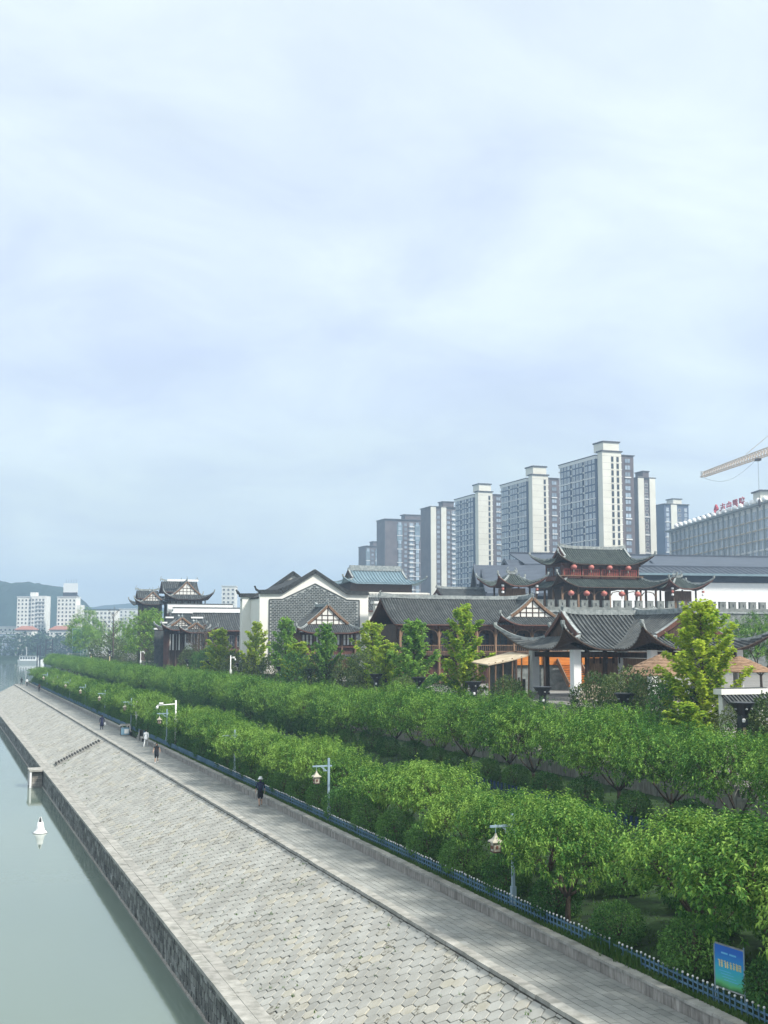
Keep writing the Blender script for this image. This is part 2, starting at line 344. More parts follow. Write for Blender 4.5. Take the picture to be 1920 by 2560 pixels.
# ------------------------------------------------------------------ riverside embankment
# quay wall: blocks with recessed joints, the nearest as parts
XQ, ZC = 10.6, -2.9
quay = empty('quay_wall', (XQ, 30, WZ)); tag(quay, 'dark weathered stone quay wall rising from the green water', 'quay wall')
MB().box(.06, .9, 0 - 8, 272, -1.2, ZC - WZ - .16).build('core', M['quay'], quay)
MB().box(-.10, .04, -8, 272, -1.2, .10).build('footing', M['wallst'], quay)
blk = []
y = -8.0; k = 0
hts = [.0, .36, .70, 1.06, 1.40, ZC - WZ - .165]
near = []; far = []
for ri in range(5):
    y = -8.0 + rnd.random() * .5
    while y < 271:
        wl = rnd.uniform(.45, .95) * (1 if y < 90 else 2.2)
        (near if (8 < y < 42 and len(near) < 300) else far).append((y, wl, hts[ri], hts[ri + 1], rnd.uniform(0, .05)))
        y += wl
def quay_block(b_):
    y, wl, z0, z1, o = b_
    return [(-o, y + .02, z0 + .02), (.10, y, z0), (.10, y + wl - .02, z0), (-o, y + wl - .04, z0 + .02), (-o, y + .02, z1 - .03), (.10, y, z1 - .01), (.10, y + wl - .02, z1 - .01), (-o, y + wl - .04, z1 - .03)]
for b_ in near: MB().hexa(quay_block(b_)).build('stone_block', M['quay_rand'], quay)
mb = MB()
for b_ in far: mb.hexa(quay_block(b_))
tag(mb.build('far_stone', M['quay_rand'], quay), kind='stuff')
# coping: flat slabs along the foot of the slope
cop = empty('coping', (XQ, 30, ZC)); tag(cop, kind='structure')
nearc = 0; mb = MB()
for ci, (xa, xb) in enumerate(((-.06, .46), (.47, 1.0))):
    y = -8.0
    while y < 272:
        wl = rnd.uniform(.9, 1.3) if ci == 0 else rnd.uniform(1.6, 2.3)
        p = (xa, xb, y, y + wl - .015, -.17, rnd.uniform(-.012, .008) + ci * .01)
        if 4 < y < 75 and nearc < 150:
            MB().box(*p).build('slab', M['kerb'], cop); nearc += 1
        else: mb.box(*p)
        y += wl
tag(mb.build('far_slab', M['kerb'], cop), kind='stuff')
# the slope of hexagonal concrete tiles
XS0, XS1, ZS0, ZS1 = XQ + 1.0, 17.0, ZC + .0, -.17
sl_len = math.hypot(XS1 - XS0, ZS1 - ZS0); sa = math.atan2(ZS1 - ZS0, XS1 - XS0)
slope = empty('embankment_slope', (XS0, Y0, ZS0)); slope.rotation_euler = (0, -sa, 0); tag(slope, kind='structure')
LEN = Y1 - Y0
mb = MB(); mb.box(0, sl_len, 0, LEN, -.5, -.035); mb.build('soil_bed', M['joint'], slope)
HR = .30; px_ = math.sqrt(3) * HR * 1.0; py_ = 1.5 * HR
def hexmesh(g=.015, th=.06):
    mb = MB(); a = [(math.cos(R(60 * k + 90)), math.sin(R(60 * k + 90))) for k in range(6)]
    ro, ri = HR - g, HR - g - .022
    lo = [mb.vert((ro * c, ro * s_, -th)) for c, s_ in a]; mi = [mb.vert((ro * c, ro * s_, -.014)) for c, s_ in a]; hi = [mb.vert((ri * c, ri * s_, 0)) for c, s_ in a]
    for k in range(6):
        j = (k + 1) % 6
        mb.f.append([lo[k], lo[j], mi[j], mi[k]]); mb.f.append([mi[k], mi[j], hi[j], hi[k]]); mb.m += [0, 0]
    mb.f.append(hi); mb.m.append(0)
    return mb
hx = {k: hexmesh().mesh('hex_tile', M[k]) for k in ('hex', 'hexstain', 'hexwarm')}
base = hexmesh(); stuff = {k: MB() for k in hx}
allh = []
nrow = int(LEN / py_); ncol = int(sl_len / px_) + 1
for j in range(nrow):
    for i in range(-1, ncol):
        x = px_ * (i + .5 + (.5 if j % 2 else 0)); y = py_ * (j + .5)
        if x < -.3 or x > sl_len + .22: continue
        if 110.3 < y < 112.9 and x < sl_len - .3 and x > .5: continue   # the stair
        s_ = noise.noise((x * .9, y * .35, 0)) + .6 * noise.noise((x * 2.5, y * 1.1, 4)) + rnd.uniform(-.55, .55)
        k = 'hexstain' if s_ > .67 else ('hexwarm' if s_ > .42 else 'hex')
        allh.append((x, y, k, rnd.gauss(0, .008) - (.014 if k == 'hexstain' and rnd.random() < .4 else 0), rnd.gauss(0, .012), rnd.gauss(0, .012)))
vis = lambda h: (h[1] > 7.5 + (sl_len - h[0]) * 2.15)
nv = 0
allh.sort(key=lambda h: h[1] - 1.0 * h[0])
for x, y, k, z, rx, ry in allh:
    if nv < 300 and vis((x, y)):
        o = obj('hex_tile', hx[k], slope, (x, y, z)); o.rotation_euler = (rx * 1.5, ry * 1.5, rnd.uniform(-.02, .02)); nv += 1
    else:
        S = stuff[k]; o_ = len(S.v)
        S.v += [(vx + x, vy + y, vz + z + vx * ry * 1.5 + vy * rx * 1.5) for vx, vy, vz in base.v]
        S.f += [[q + o_ for q in f] for f in base.f]; S.m += base.m
for k in stuff: tag(stuff[k].build('far_hex_tile', M[k], slope), kind='stuff')
# slope end: turned-in head of the embankment
mb = MB(); mb.face([(XQ, Y1 - .0, ZC - .1), (XS1 + 3.3, Y1, -.02), (XS1 + 3.3, Y1 + .2, WZ - 1), (XQ, Y1 + .2, WZ - 1)])
mb.box(XQ, XS0, Y1 - .4, Y1 + .3, WZ - 1, ZC + .02)
tag(mb.build('embankment_end', M['hex']), kind='structure')
# stair cut into the slope
st = empty('slope_stair', (XS0, Y0 + 111.6, ZS0)); tag(st, 'flight of stone steps cut into the hexagonal tile slope', 'stairs')
ns = 17
for i in range(ns):
    x0 = .45 + i * (XS1 - XS0 - .75) / ns; x1 = .45 + (i + 1) * (XS1 - XS0 - .75) / ns
    zt = (x1) * math.tan(sa) + .10
    so = MB().box(x0, x1 + .06, -1.1, 1.1, zt - .6, zt).build('step', M['kerb'], st); MB().box(x0 - .012, x0, -1.0, 1.0, zt - .2, zt - .03).build('riser', M['drain'], so); MB().box(x0 - .01, x0 + (x1 - x0) * .45, -1.0, 1.0, zt, zt + .006).build('tread_shade', M['drain'], so)  # dark riser plate and tread strip paint in the shade of each step
mb = MB()
for s_ in (-1, 1): mb.hexa([(.3, s_ * 1.2 - .09, -.4), (5.2, s_ * 1.2 - .09, 1.9), (5.2, s_ * 1.2 + .09, 1.9), (.3, s_ * 1.2 + .09, -.4), (.3, s_ * 1.2 - .09, .3 * math.tan(sa) + .05), (5.2, s_ * 1.2 - .09, 5.2 * math.tan(sa) + .05), (5.2, s_ * 1.2 + .09, 5.2 * math.tan(sa) + .05), (.3, s_ * 1.2 + .09, .3 * math.tan(sa) + .05)])
for i, s_ in enumerate((0, 1)):
    q = MB(); q.v = mb.v[s_ * 8:s_ * 8 + 8]; q.f = [[k - s_ * 8 for k in f] for f in mb.f[s_ * 6:s_ * 6 + 6]]; q.m = [0] * 6
    q.build('side_kerb', M['kerb'], st)
# little landing stage on the quay below the stair
ld = empty('landing_stage', (9.9, 132.4, WZ)); tag(ld, 'small stone landing stage jutting from the quay below the stair', 'landing stage')
MB().box(-.75, .68, -1.3, 1.5, 1.62, 1.80).build('deck', M['kerb'], ld)
for yy in (-1.15, 1.35): MB().box(-.68, -.48, yy - .1, yy + .1, -1, 1.62).build('pier', M['white'], ld)
for i in range(8): MB().box(-.48, .6, -1.22 + .06 * i, -1.1 + .06 * i + .05, -.3 + .22 * i, -.12 + .22 * i).build('step', M['wallst'], ld)
MB().box(-.40, .66, -.6, 1.3, -1, 1.62).build('body', M['wallst'], ld)

# ------------------------------------------------------------------ promenade
prom = empty('promenade', (17.0, Y0, 0)); tag(prom, kind='structure')
MB().box(.06, 3.36, 0, LEN, -1.2, -.03).build('bed', M['joint'], prom)
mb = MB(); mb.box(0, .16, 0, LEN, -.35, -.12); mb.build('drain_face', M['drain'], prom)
# pale edge kerb over the dark drop
y = 0; c = 0; mbk = MB()
while y < LEN - 1:
    wl = rnd.uniform(.85, 1.15); p = (.0 + rnd.uniform(-.015, .015), .40, y, y + wl - .012, -.12, .012 + rnd.uniform(-.006, .006))
    if y > 7 and c < 150: MB().box(*p).build('edge_stone', M['kerb'], prom); c += 1
    else: mbk.box(*p)
    y += wl
tag(mbk.build('far_edge_stone', M['kerb'], prom), kind='stuff')
# pavers in running bond
pw = .298
pm = {l: MB().box(0, pw - .022, 0, l - .022, -.05, 0).mesh('paver', M['paver']) for l in (.6,)}
mbp = MB(); lst = []
for ci in range(9):
    x = .415 + ci * pw; y = -.6 + (.3 if ci % 2 else 0) + rnd.uniform(-.08, .08)
    while y < LEN - .6:
        lst.append((x, y)); y += .6
lst.sort(key=lambda q: q[1] - q[0] * 1.2); c = 0
for x, y in lst:
    dz = rnd.gauss(0, .0025)
    if c < 300 and y > 7.5 - x: obj('paver', pm[.6], prom, (x, y, dz)); c += 1
    else: mbp.box(x, x + pw - .022, y, y + .578, -.05, dz)
tag(mbp.build('far_paver', M['paver'], prom), kind='stuff')
# low stone wall with coping along the bank
lw = empty('low_stone_wall', (20.1, Y0, 0)); tag(lw, 'low grey stone wall with pale coping between promenade and grass bank', 'wall')
MB().box(.03, .28, 0, 108.5, -.3, .33).build('core', M['joint'], lw)
MB().box(.03, .28, 114.5, LEN, -.3, .33).build('core', M['joint'], lw)
y = 0; c = 0; mbw = MB(); mbc = MB(); yc = 0; c2 = 0
while y < LEN - .6:
    wl = rnd.uniform(.38, .55)
    if not 108 < y < 114.5:
        p = (rnd.uniform(-.006, .008), .05, y, y + wl - .012, -.05, .335)
        if y > 5 and c < 230: MB().box(*p).build('face_stone', M['wallst'], lw); c += 1
        else: mbw.box(*p)
    y += wl
while yc < LEN - 1:
    wl = rnd.uniform(1.0, 1.3)
    if not 107.6 < yc < 114.5:
        o_ = rnd.uniform(-.012, .012)
        p = (-.035 + o_, .33 + rnd.uniform(-.03, .05), yc, yc + wl - .01, .335, .425 + rnd.uniform(-.006, .006))
        if yc > 4 and c2 < 120: MB().box(*p).build('coping_stone', M['kerb'], lw); c2 += 1
        else: mbc.box(*p)
    yc += wl
tag(mbw.build('far_face_stone', M['wallst'], lw), kind='stuff'); tag(mbc.build('far_coping_stone', M['kerb'], lw), kind='stuff')
# scroll stone that ends the wall at the gap
for i, (yy, sgn) in enumerate(((108.7, 1), (114.4, -1))):
    mb = MB(); pr = []
    for k in range(17):
        f = k / 16; pr.append((sgn * f * 1.9, .95 * (1 - f) ** 1.3 + .18 + .10 * math.sin(f * 7)))
    g = [[(xx, yy - sgn * 1.9 + q[0], -.1), (xx, yy - sgn * 1.9 + q[0], q[1])] for xx in (-.08,) for q in pr]
    mb.sheet([[(-.08, yy - sgn * 1.9 + q[0], -.1) for q in pr], [(-.08, yy - sgn * 1.9 + q[0], q[1]) for q in pr], [(.30, yy - sgn * 1.9 + q[0], q[1]) for q in pr], [(.30, yy - sgn * 1.9 + q[0], -.1) for q in pr]])
    mb.build('scroll_stone', M['kerb'], lw)

# tufts of grass on the strip behind the low wall and on the bank
mb = MB()
def tuft(X, Y, z, h, n):
    for _ in range(n):
        a = rnd.uniform(0, 6.28); b_ = rnd.uniform(0, 6.28); r_ = rnd.uniform(0, .09)
        p = Vector((X + r_ * math.cos(a), Y + r_ * math.sin(a), z - .02)); d = Vector((math.cos(b_), math.sin(b_), 0)) * .02
        mb.face([p - d, p + d, p + Vector((rnd.uniform(-.08, .08), rnd.uniform(-.08, .08), h * rnd.uniform(.6, 1.2)))])
def bank_z(X):
    for (a, za), (c, zc_) in zip(bank_prof, bank_prof[1:]):
        if a <= X <= c: return za + (zc_ - za) * (X - a) / (c - a)
    return bank_prof[-1][1]
for _ in range(9000):
    Y = Y0 + 4 + 120 * rnd.random() ** 1.8; X = 20.46 + .12 * abs(rnd.gauss(0, 1)) if rnd.random() < .55 else rnd.uniform(20.5, 24)
    tuft(X, Y, bank_z(X), rnd.uniform(.07, .18), 4)
for _ in range(3500):
    X = rnd.uniform(27, 37.5); Y = rnd.uniform(36, 110); tuft(X, Y, bank_z(X), rnd.uniform(.12, .35), 4)
for _ in range(260):   # overgrown stretch of the fence
    tuft(20.68 + rnd.gauss(0, .12), rnd.uniform(33.2, 36.4), .43, rnd.uniform(.25, .5), 4)
for _ in range(420):   # weeds rooted in the joints of the slope
    x_ = rnd.uniform(.3, sl_len - .1); Y = Y0 + 6 + 110 * rnd.random() ** 1.3
    if noise.noise((x_ * .5, Y * .2, 9)) < .02: continue
    tuft(XS0 + x_ * math.cos(sa), Y, ZS0 + x_ * math.sin(sa) + .02, rnd.uniform(.05, .14), 5)
tag(mb.build('grass', M['grass']), 'short green grass along the low wall, on the bank and in the slope joints', 'grass', kind='stuff')

# ------------------------------------------------------------------ vegetation builders
def rdir(r): 
    z = r.uniform(-1, 1); a = r.uniform(0, 6.2832); q = math.sqrt(1 - z * z); return Vector((q * math.cos(a), q * math.sin(a), z))
class Leaves:
    def __init__(s): s.v = []; s.f = []
    def leaf(s, p, d, l, w, droop, up=None, r=None):
        side = d.cross(Vector((0, 0, 1)))
        if side.length < 1e-3: side = Vector((1, 0, 0))
        side.normalize()
        if r:
            q = rdir(r); side = (side + q * .7); side -= d * side.dot(d); side.normalize()
        k = len(s.v); mid = p + d * (l * .5) + Vector((0, 0, l * .06)); tip = p + d * l - Vector((0, 0, droop * l))
        s.v += [tuple(p), tuple(mid - side * w), tuple(tip), tuple(mid + side * w)]
        s.f += [[k, k + 1, k + 2], [k, k + 2, k + 3]]
    def mesh(s, name, m):
        me = bpy.data.meshes.new(name); me.from_pydata(s.v, [], s.f); me.materials.append(m); me.update(); return me
def limb(mb, r, a, b, r0, r1, sag=.15, n=5):
    pts = []; a = Vector(a); b = Vector(b); o = rdir(r) * (b - a).length * sag * .5
    for i in range(n):
        f = i / (n - 1); pts.append(a.lerp(b, f) + o * math.sin(math.pi * f) + Vector((0, 0, sag * (b - a).length * .25 * math.sin(math.pi * f) * -1)))
    mb.tube(pts, [r0 + (r1 - r0) * i / (n - 1) for i in range(n)], 7)
def vase_tree(seed, H, rad, base, nclump, nshoot, nleaf, ll, lw, leafmat, fork=1.0):
    """short trunk that forks into spreading limbs under a bumpy dome of leafy shoots"""
    r = random.Random(seed); tb = MB(); lf = Leaves()
    tb.tube([(0, 0, -.3), (.02, .01, fork * .5), (r.uniform(-.06, .06), r.uniform(-.06, .06), fork)], [.13, .10, .095], 9)
    cz = (base + H) / 2; hh = (H - base) / 2
    cl = []
    tries = 0
    while len(cl) < nclump and tries < 4000:
        tries += 1
        d = rdir(r); q = r.uniform(.45, 1.0) ** .6
        if d.z < -.55: continue
        p = Vector((d.x * rad * q, d.y * rad * q, cz + d.z * hh * q))
        p.z += .25 * noise.noise((p.x * .8, p.y * .8, seed)); 
        if all((p - c).length > .36 * rad * (60 / nclump) ** .5 for c in cl): cl.append(p)
    tips = [c for c in cl]
    nl = 6; lims = []
    for i in range(nl):
        a = 6.28 * i / nl + r.uniform(-.3, .3); e = Vector((math.cos(a) * rad * .55, math.sin(a) * rad * .55, fork + (H - fork) * r.uniform(.35, .6)))
        limb(tb, r, (0, 0, fork - .05), e, .06, .028); lims.append(e)
    for c in tips:
        s_ = min(lims, key=lambda q: (q - c).length); limb(tb, r, s_.lerp(Vector((0, 0, fork)), r.uniform(0, .35)), c, .022, .008, n=3)
    C = Vector((0, 0, cz - hh * .3))
    for c in cl:
        outd = (c - C).normalized(); cr_ = rad * r.uniform(.20, .34)
        for k in range(nshoot):
            d0 = rdir(r)
            p = c + Vector((d0.x, d0.y, d0.z * .75)) * cr_ * r.random() ** .45
            d = (outd * .55 + d0 * .55 + Vector((0, 0, .55))).normalized()
            ln = ll * r.uniform(1.2, 2.4)
            if r.random() < .12: ln *= 1.8
            for j in range(nleaf):
                f = (j + .3) / nleaf; q = p + d * ln * f
                a = 2.4 * j + r.random(); u = d.cross(Vector((.3, .2, .9))).normalized(); v = d.cross(u)
                ld = (d * .35 + u * math.cos(a) + v * math.sin(a) + Vector((0, 0, -.12))).normalized()
                lf.leaf(q, ld, ll * r.uniform(.75, 1.25), lw * r.uniform(.8, 1.2), r.uniform(.1, .45))
    return tb.mesh('trunk', M['trunk'], True), lf.mesh('crown', leafmat)
def column_tree(seed, H, rad, base, narm, leafmat, ll=.2, dens=1.0):
    """upright tree: a straight leader with long feathery arms that carry fan leaves along their length"""
    r = random.Random(seed); tb = MB(); lf = Leaves()
    tb.tube([(0, 0, -.3), (.03, 0, H * .3), (-.04, .03, H * .65), (0, 0, H * .93)], [.15, .12, .07, .015], 8)
    for i in range(narm):
        f = (i + r.random()) / narm; z = base + (H - base) * f * .86
        env = rad * min(1, .62 + f * 1.6) * max(.18, (1 - f) ** .45) * r.uniform(.5, 1.2)
        a = i * 2.4 + r.uniform(-.5, .5); rise = r.uniform(.45, 1.35)
        e = Vector((math.cos(a) * env, math.sin(a) * env, min(H + .2, z + env * rise + .3))); s0 = Vector((0, 0, z))
        c_ = s0.lerp(e, .5) + Vector((math.cos(a), math.sin(a), 0)) * env * .15
        tb.tube([s0, c_, e], [.03 * (1 - f) + .014, .012, .005], 5)
        n = int((16 + 38 * env) * dens)
        for k in range(n):
            g_ = r.random() ** .6; q = s0.lerp(c_, g_).lerp(c_.lerp(e, g_), g_) * 1.0
            p = q + rdir(r) * r.uniform(.03, .20) * min(1.2, rad / 1.8)
            for j in range(4):
                d = (rdir(r) + Vector((0, 0, .35)) + (e - s0).normalized() * .4).normalized()
                lf.leaf(p, d, ll * r.uniform(.6, 1.2), ll * r.uniform(.28, .45), r.uniform(0, .3), r=r)
    return tb.mesh('trunk', M['trunk'], True), lf.mesh('crown', leafmat)
def blob_shrub(seed, rx, rz, n, ll, lw, leafmat, cz=None, rough=.12):
    """clipped dome: leaves on and just under the surface, stem and core twigs inside"""
    r = random.Random(seed); tb = MB(); lf = Leaves(); cz = rz * .92 if cz is None else cz
    tb.tube([(0, 0, -.2), (0, 0, cz)], [.05, .03], 6)
    for i in range(9):
        d = rdir(r); d.z = abs(d.z); limb(tb, r, (0, 0, cz * .4), (d.x * rx * .8, d.y * rx * .8, cz + d.z * rz * .7), .02, .008, n=3)
    for i in range(n):
        d = rdir(r); q = 1 - abs(r.gauss(0, .10)) + rough * noise.noise((d.x * 2.2, d.y * 2.2, d.z * 2.2 + seed)) + (.10 if r.random() < .05 else 0)
        if r.random() < .18: q *= r.uniform(.5, .9)
        p = Vector((d.x * rx * q, d.y * rx * q, cz + d.z * rz * q))
        if p.z < .05: p.z = .05 + r.random() * .1
        ld = (d * .7 + rdir(r) * .9 + Vector((0, 0, .2))).normalized()
        lf.leaf(p, ld, ll * r.uniform(.7, 1.3), lw * r.uniform(.7, 1.2), r.uniform(0, .3), r=r)
    return tb.mesh('stem', M['trunk'], True), lf.mesh('foliage', leafmat)
def plant(name, parts, names, loc, rz, s, label, cat, group):
    e_ = empty(name, loc, rz); e_.scale = s if hasattr(s, '__len__') else (s, s, s)
    for me, nm in zip(parts, names): obj(nm, me, e_)
    tag(e_, label, cat, group); return e_

TC = ('trunk', 'crown'); SF = ('stem', 'foliage')
row1 = [vase_tree(100 + i, 4.0, 2.2, 1.30, 74, 25, 8, .145, .036, M['rowleaf']) for i in range(6)]
row2 = [vase_tree(200 + i, 5.7, 2.95, 1.6, 84, 25, 8, .165, .042, M['rowleaf2'], 1.25) for i in range(6)]
balls = [blob_shrub(300 + i, .92, .80, 4200, .095, .026, M['ball'], cz=.74) for i in range(3)]
ty = [25.2, 29.2, 33.4, 38.9, 42.6, 46.4, 50.2, 54.0, 58.0, 62.0, 67.5]
while ty[-1] < 296: ty.append(ty[-1] + rnd.uniform(3.7, 4.5))
spec = {0: 1.12, 1: 1.12, 2: 1.02, 3: .98, 4: .92, 5: .90}
for i, y in enumerate(ty):
    s_ = spec.get(i, rnd.uniform(.84, 1.08))
    X = 22.5 + rnd.uniform(-.25, .35)
    if i == 3: X = 21.25
    if 86 < y < 91: X = 21.6; s_ = 1.05
    if i in (9, 10): X = 22.7; s_ = .88
    lab = f'green broadleaf tree in the riverside row, {ORD[i + 1]} from the bridge end' if i < 20 else 'small distant broadleaf tree towards the far end of the riverside row'
    plant('row_tree', row1[i % 6 if i < 6 else rnd.randrange(6)], TC, (X, y, bank_z(X) - .05), rnd.uniform(0, 6.28), (s_ * rnd.uniform(.95, 1.05), s_ * rnd.uniform(.95, 1.05), s_ * (rnd.uniform(.80, .92) if i > 4 else 1.04)), lab, 'tree', 'trees of the riverside row')
y = 41; i = 0
while y < 392:
    s_ = rnd.uniform(.84, .94); X = 34.2 + rnd.uniform(-.5, .5) - (1.0 if y > 200 else 0)
    if y > 95: s_ *= .98
    lab = f'dark green broadleaf tree in the upper row below the terrace, {ORD[i + 1]} from the bridge end' if i < 20 else 'small distant broadleaf tree in the upper row below the terrace'
    plant('row_tree', row2[rnd.randrange(6)], TC, (X, y, bank_z(X) - (.05 if y < 95 else .55)), rnd.uniform(0, 6.28), (s_ * rnd.uniform(.95, 1.08), s_ * rnd.uniform(.95, 1.08), s_), lab, 'tree', 'trees of the upper row')
    y += rnd.uniform(4.3, 5.4); i += 1
y = 27.6; i = 0
while y < 296:
    s_ = rnd.uniform(.92, 1.15); X = 21.42 + rnd.uniform(-.1, .12)
    lab = f'clipped round shrub behind the blue fence, {ORD[i + 1]} from the bridge end' if i < 20 else 'small distant clipped round shrub behind the riverside fence'
    plant('round_shrub', balls[rnd.randrange(3)], SF, (X, y, bank_z(X) - .05), rnd.uniform(0, 6.28), (s_, s_, s_ * rnd.uniform(.95, 1.1)), lab, 'shrub', 'clipped shrubs behind the riverside fence')
    y += rnd.uniform(3.6, 4.6) if y < 160 else rnd.uniform(3.0, 3.6); i += 1
y = 44; i = 0
while y < 300:
    s_ = rnd.uniform(.95, 1.2) * (1 if y < 100 else 1.25); X = 33.0 + rnd.uniform(-.4, .4)
    plant('round_shrub', balls[rnd.randrange(3)], SF, (X, y, bank_z(X) - .05), rnd.uniform(0, 6.28), s_, f'dark clipped shrub under the upper row of trees, {ORD[i + 1]} from the bridge end' if i < 14 else 'small distant dark shrub under the upper row of trees', 'shrub', 'clipped shrubs under the upper row')
    y += rnd.uniform(3.9, 5.2) if y < 100 else rnd.uniform(2.9, 3.6); i += 1
for i, (X, Y, s_) in enumerate(((23.6, 25.6, 1.3), (24.6, 28.4, 1.5), (25.2, 31.6, 1.5), (24.4, 34.6, 1.3), (25.6, 37.6, 1.4), (24.8, 41, 1.3), (25.4, 45, 1.3))):
    plant('round_shrub', balls[i % 3], SF, (X, Y, bank_z(X) - .05), i * 1.3, s_, f'dark shrub in the shade behind the riverside trees, {ORD[i + 1]} from the bridge end', 'shrub', 'shrubs in the shade behind the riverside trees')
# ginkgos on the terrace
gk = [column_tree(400 + i, 11.0, 2.1, 1.4, 74, M[k], dens=.85) for i, k in enumerate(('ginkgo', 'ginkgo', 'ginkgodark', 'ginkgodark', 'ginkgo'))]
TZ = 2.9
for (X, Y, zt, k, wd, lab) in (
        (44.0, 63.0, 13.7, 4, 1.38, 'tall bright green ginkgo in front of the curved-roof pavilion'),
        (44.0, 98.8, 14.6, 1, 1.3, 'yellow-green ginkgo in front of the long gallery roof'),
        (44.5, 112.2, 13.4, 2, 1.4, 'dark green dense ginkgo left of the yellow-green one'),
        (44.5, 124.8, 13.2, 0, 1.25, 'light green ginkgo at the right edge of the brick gable house'),
        (43.0, 136.9, 13.1, 3, 1.1, 'slim dark green ginkgo in front of the small timber gable'),
        (43.0, 154.6, 14.4, 2, 1.25, 'green ginkgo before the lower left of the brick gable'),
        (43.0, 170.8, 14.0, 1, 1.25, 'yellow-green ginkgo by the left corner of the white gable wall'),
        (42.0, 189.6, 13.0, 0, 1.5, 'light green ginkgo left of the white gable house'),
        (43.2, 116.8, 10.8, 1, 1.2, 'low yellow-green ginkgo between two taller ones by the terrace edge'),
        (42.6, 147.0, 10.9, 1, 1.4, 'short yellow ginkgo under the brick gable'),
        (40.6, 59.6, 7.3, 1, 1.0, 'young yellow-green ginkgo left of the largest black lamp')):
    h = zt - TZ
    plant('ginkgo_tree', gk[k], TC, (X, Y, TZ - .05), rnd.uniform(0, 6.28), (wd, wd, h / 11.0), lab, 'tree', 'ginkgos along the terrace')
# rounded evergreen shrubs between them
ol = [blob_shrub(500 + i, 2.0, 2.0, 4600, .20, .055, M['olive'], cz=2.3, rough=.25) for i in range(2)] + [blob_shrub(503, 2.0, 2.0, 4600, .20, .055, M['ball'], cz=2.3, rough=.25)]
for q, (X, Y, zt, k, wd) in enumerate(((42, 196.1, 9.6, 2, 1.2), (41.8, 158, 8.4, 0, .9), (42, 146.2, 9.1, 2, 1.0), (42.5, 137.6, 9.0, 1, .9), (42, 125.6, 8.6, 0, .9), (42.3, 120.9, 9.3, 1, 1.0), (43, 217.8, 9.3, 0, 1.2), (43, 251.8, 9.6, 0, 1.5), (43.3, 335, 11.4, 0, 2.6), (43, 300, 9.2, 0, 1.6), (43, 74.1, 8.2, 1, .95), (43.3, 71.0, 8.5, 0, .95), (43, 67.5, 8.4, 0, .9), (43, 64.6, 8.0, 2, .85), (43.2, 55.5, 7.5, 0, .95), (42, 99.7, 7.5, 2, .8), (42, 108.6, 7.0, 1, .8), (42.2, 86.3, 7.6, 1, .75), (42.2, 181, 8.6, 1, 1.1), (42.4, 206, 8.8, 2, 1.1), (42.2, 171, 8.2, 0, .9))):
    lab = f'rounded evergreen shrub on the terrace, {ORD[[z_[1] for z_ in sorted((yy, ii) for ii, yy in enumerate((196.1, 158, 146.2, 137.6, 125.6, 120.9, 217.8, 251.8, 335, 300, 74.1, 71.0, 67.5, 64.6, 55.5, 99.7, 108.6, 86.3, 181, 206, 171)))].index(q) + 1] if q != 8 else "the largest and most distant one"}' + (' from the bridge end' if q != 8 else '')
    plant('evergreen_shrub', ol[k], SF, (X, Y, TZ - .05), rnd.uniform(0, 6.28), (wd, wd, (zt - TZ) / 4.35), lab, 'shrub', 'evergreen shrubs on the terrace')
# broad trees at the far end of the terrace
bt = [vase_tree(600 + i, 14, 4.6, 2.6, 70, 15, 7, .42, .12, M['bigtree'], 3.0) for i in range(2)]
for X, Y, zt, k, s_, lab in ((43, 268.3, 17.0, 0, 1.05, 'broad bright green tree left of the stepped white wall'), (44, 398.8, 19.6, 1, 1.25, 'large green tree beside the net screen at the far end of the terrace'), (42.5, 380, 15.0, 0, .85, 'smaller green tree right below the large far one'), (48, 345, 15.5, 1, .8, 'green tree behind the bare tree at the far end')):
    plant('broad_tree', bt[k], TC, (X, Y, TZ - .05), rnd.uniform(0, 6.28), (s_, s_, (zt - TZ) / 14), lab, 'tree', None)
plant('evergreen_shrub', ol[1], SF, (42.4, 57.6, TZ), 2.0, (.75, .75, .86), 'low olive shrub hiding the foot of the tile-capped wall', 'shrub', None)
plant('evergreen_shrub', ol[0], SF, (43.6, 55.8, TZ), 1.0, (.9, .9, .95), 'olive shrub right of the largest black lamp', 'shrub', None)
plant('broad_tree', row2[1], TC, (60, 62, 5.5), 1.0, 1.0, 'young green tree at the right edge behind the black lamp', 'tree', None)
plant('broad_tree', row2[2], TC, (76, 99, 5.5), 2.0, 1.25, 'green tree at the right edge behind the pavilion roof tip', 'tree', None)
# bare trees
def bare_tree(seed, H):
    r = random.Random(seed); tb = MB(); br = []
    tb.tube([(0, 0, -.3), (.05, 0, H * .4), (-.1, .1, H * .75), (.1, 0, H)], [.22, .18, .10, .03], 8)
    for i in range(16):
        z = H * r.uniform(.3, .9); a = i * 2.4; l_ = (H - z) * .6 + 1.0
        e_ = Vector((math.cos(a) * l_ * .7, math.sin(a) * l_ * .7, z + l_ * .6)); limb(tb, r, (0, 0, z), e_, .07, .02, .2, 5)
        for k in range(4):
            s0 = Vector((0, 0, z)).lerp(e_, r.uniform(.4, .9)); limb(tb, r, s0, s0 + Vector((r.uniform(-1, 1), r.uniform(-1, 1), r.uniform(.3, 1.2))) * l_ * .35, .025, .01, .1, 3)
    return tb
for X, Y, h, lab in ((43, 324.4, 16.5, 'tall bare leafless tree between the far green trees'), (42.6, 205, 10.5, 'grey leafless tree before the dark street houses'), (43.2, 213, 10.0, 'thin leafless tree left of the other grey one')):
    e_ = empty('bare_tree', (X, Y, TZ), rnd.uniform(0, 6)); bare_tree(int(Y), h).build('trunk', M['trunk'], e_, True); tag(e_, lab, 'tree', 'leafless trees')
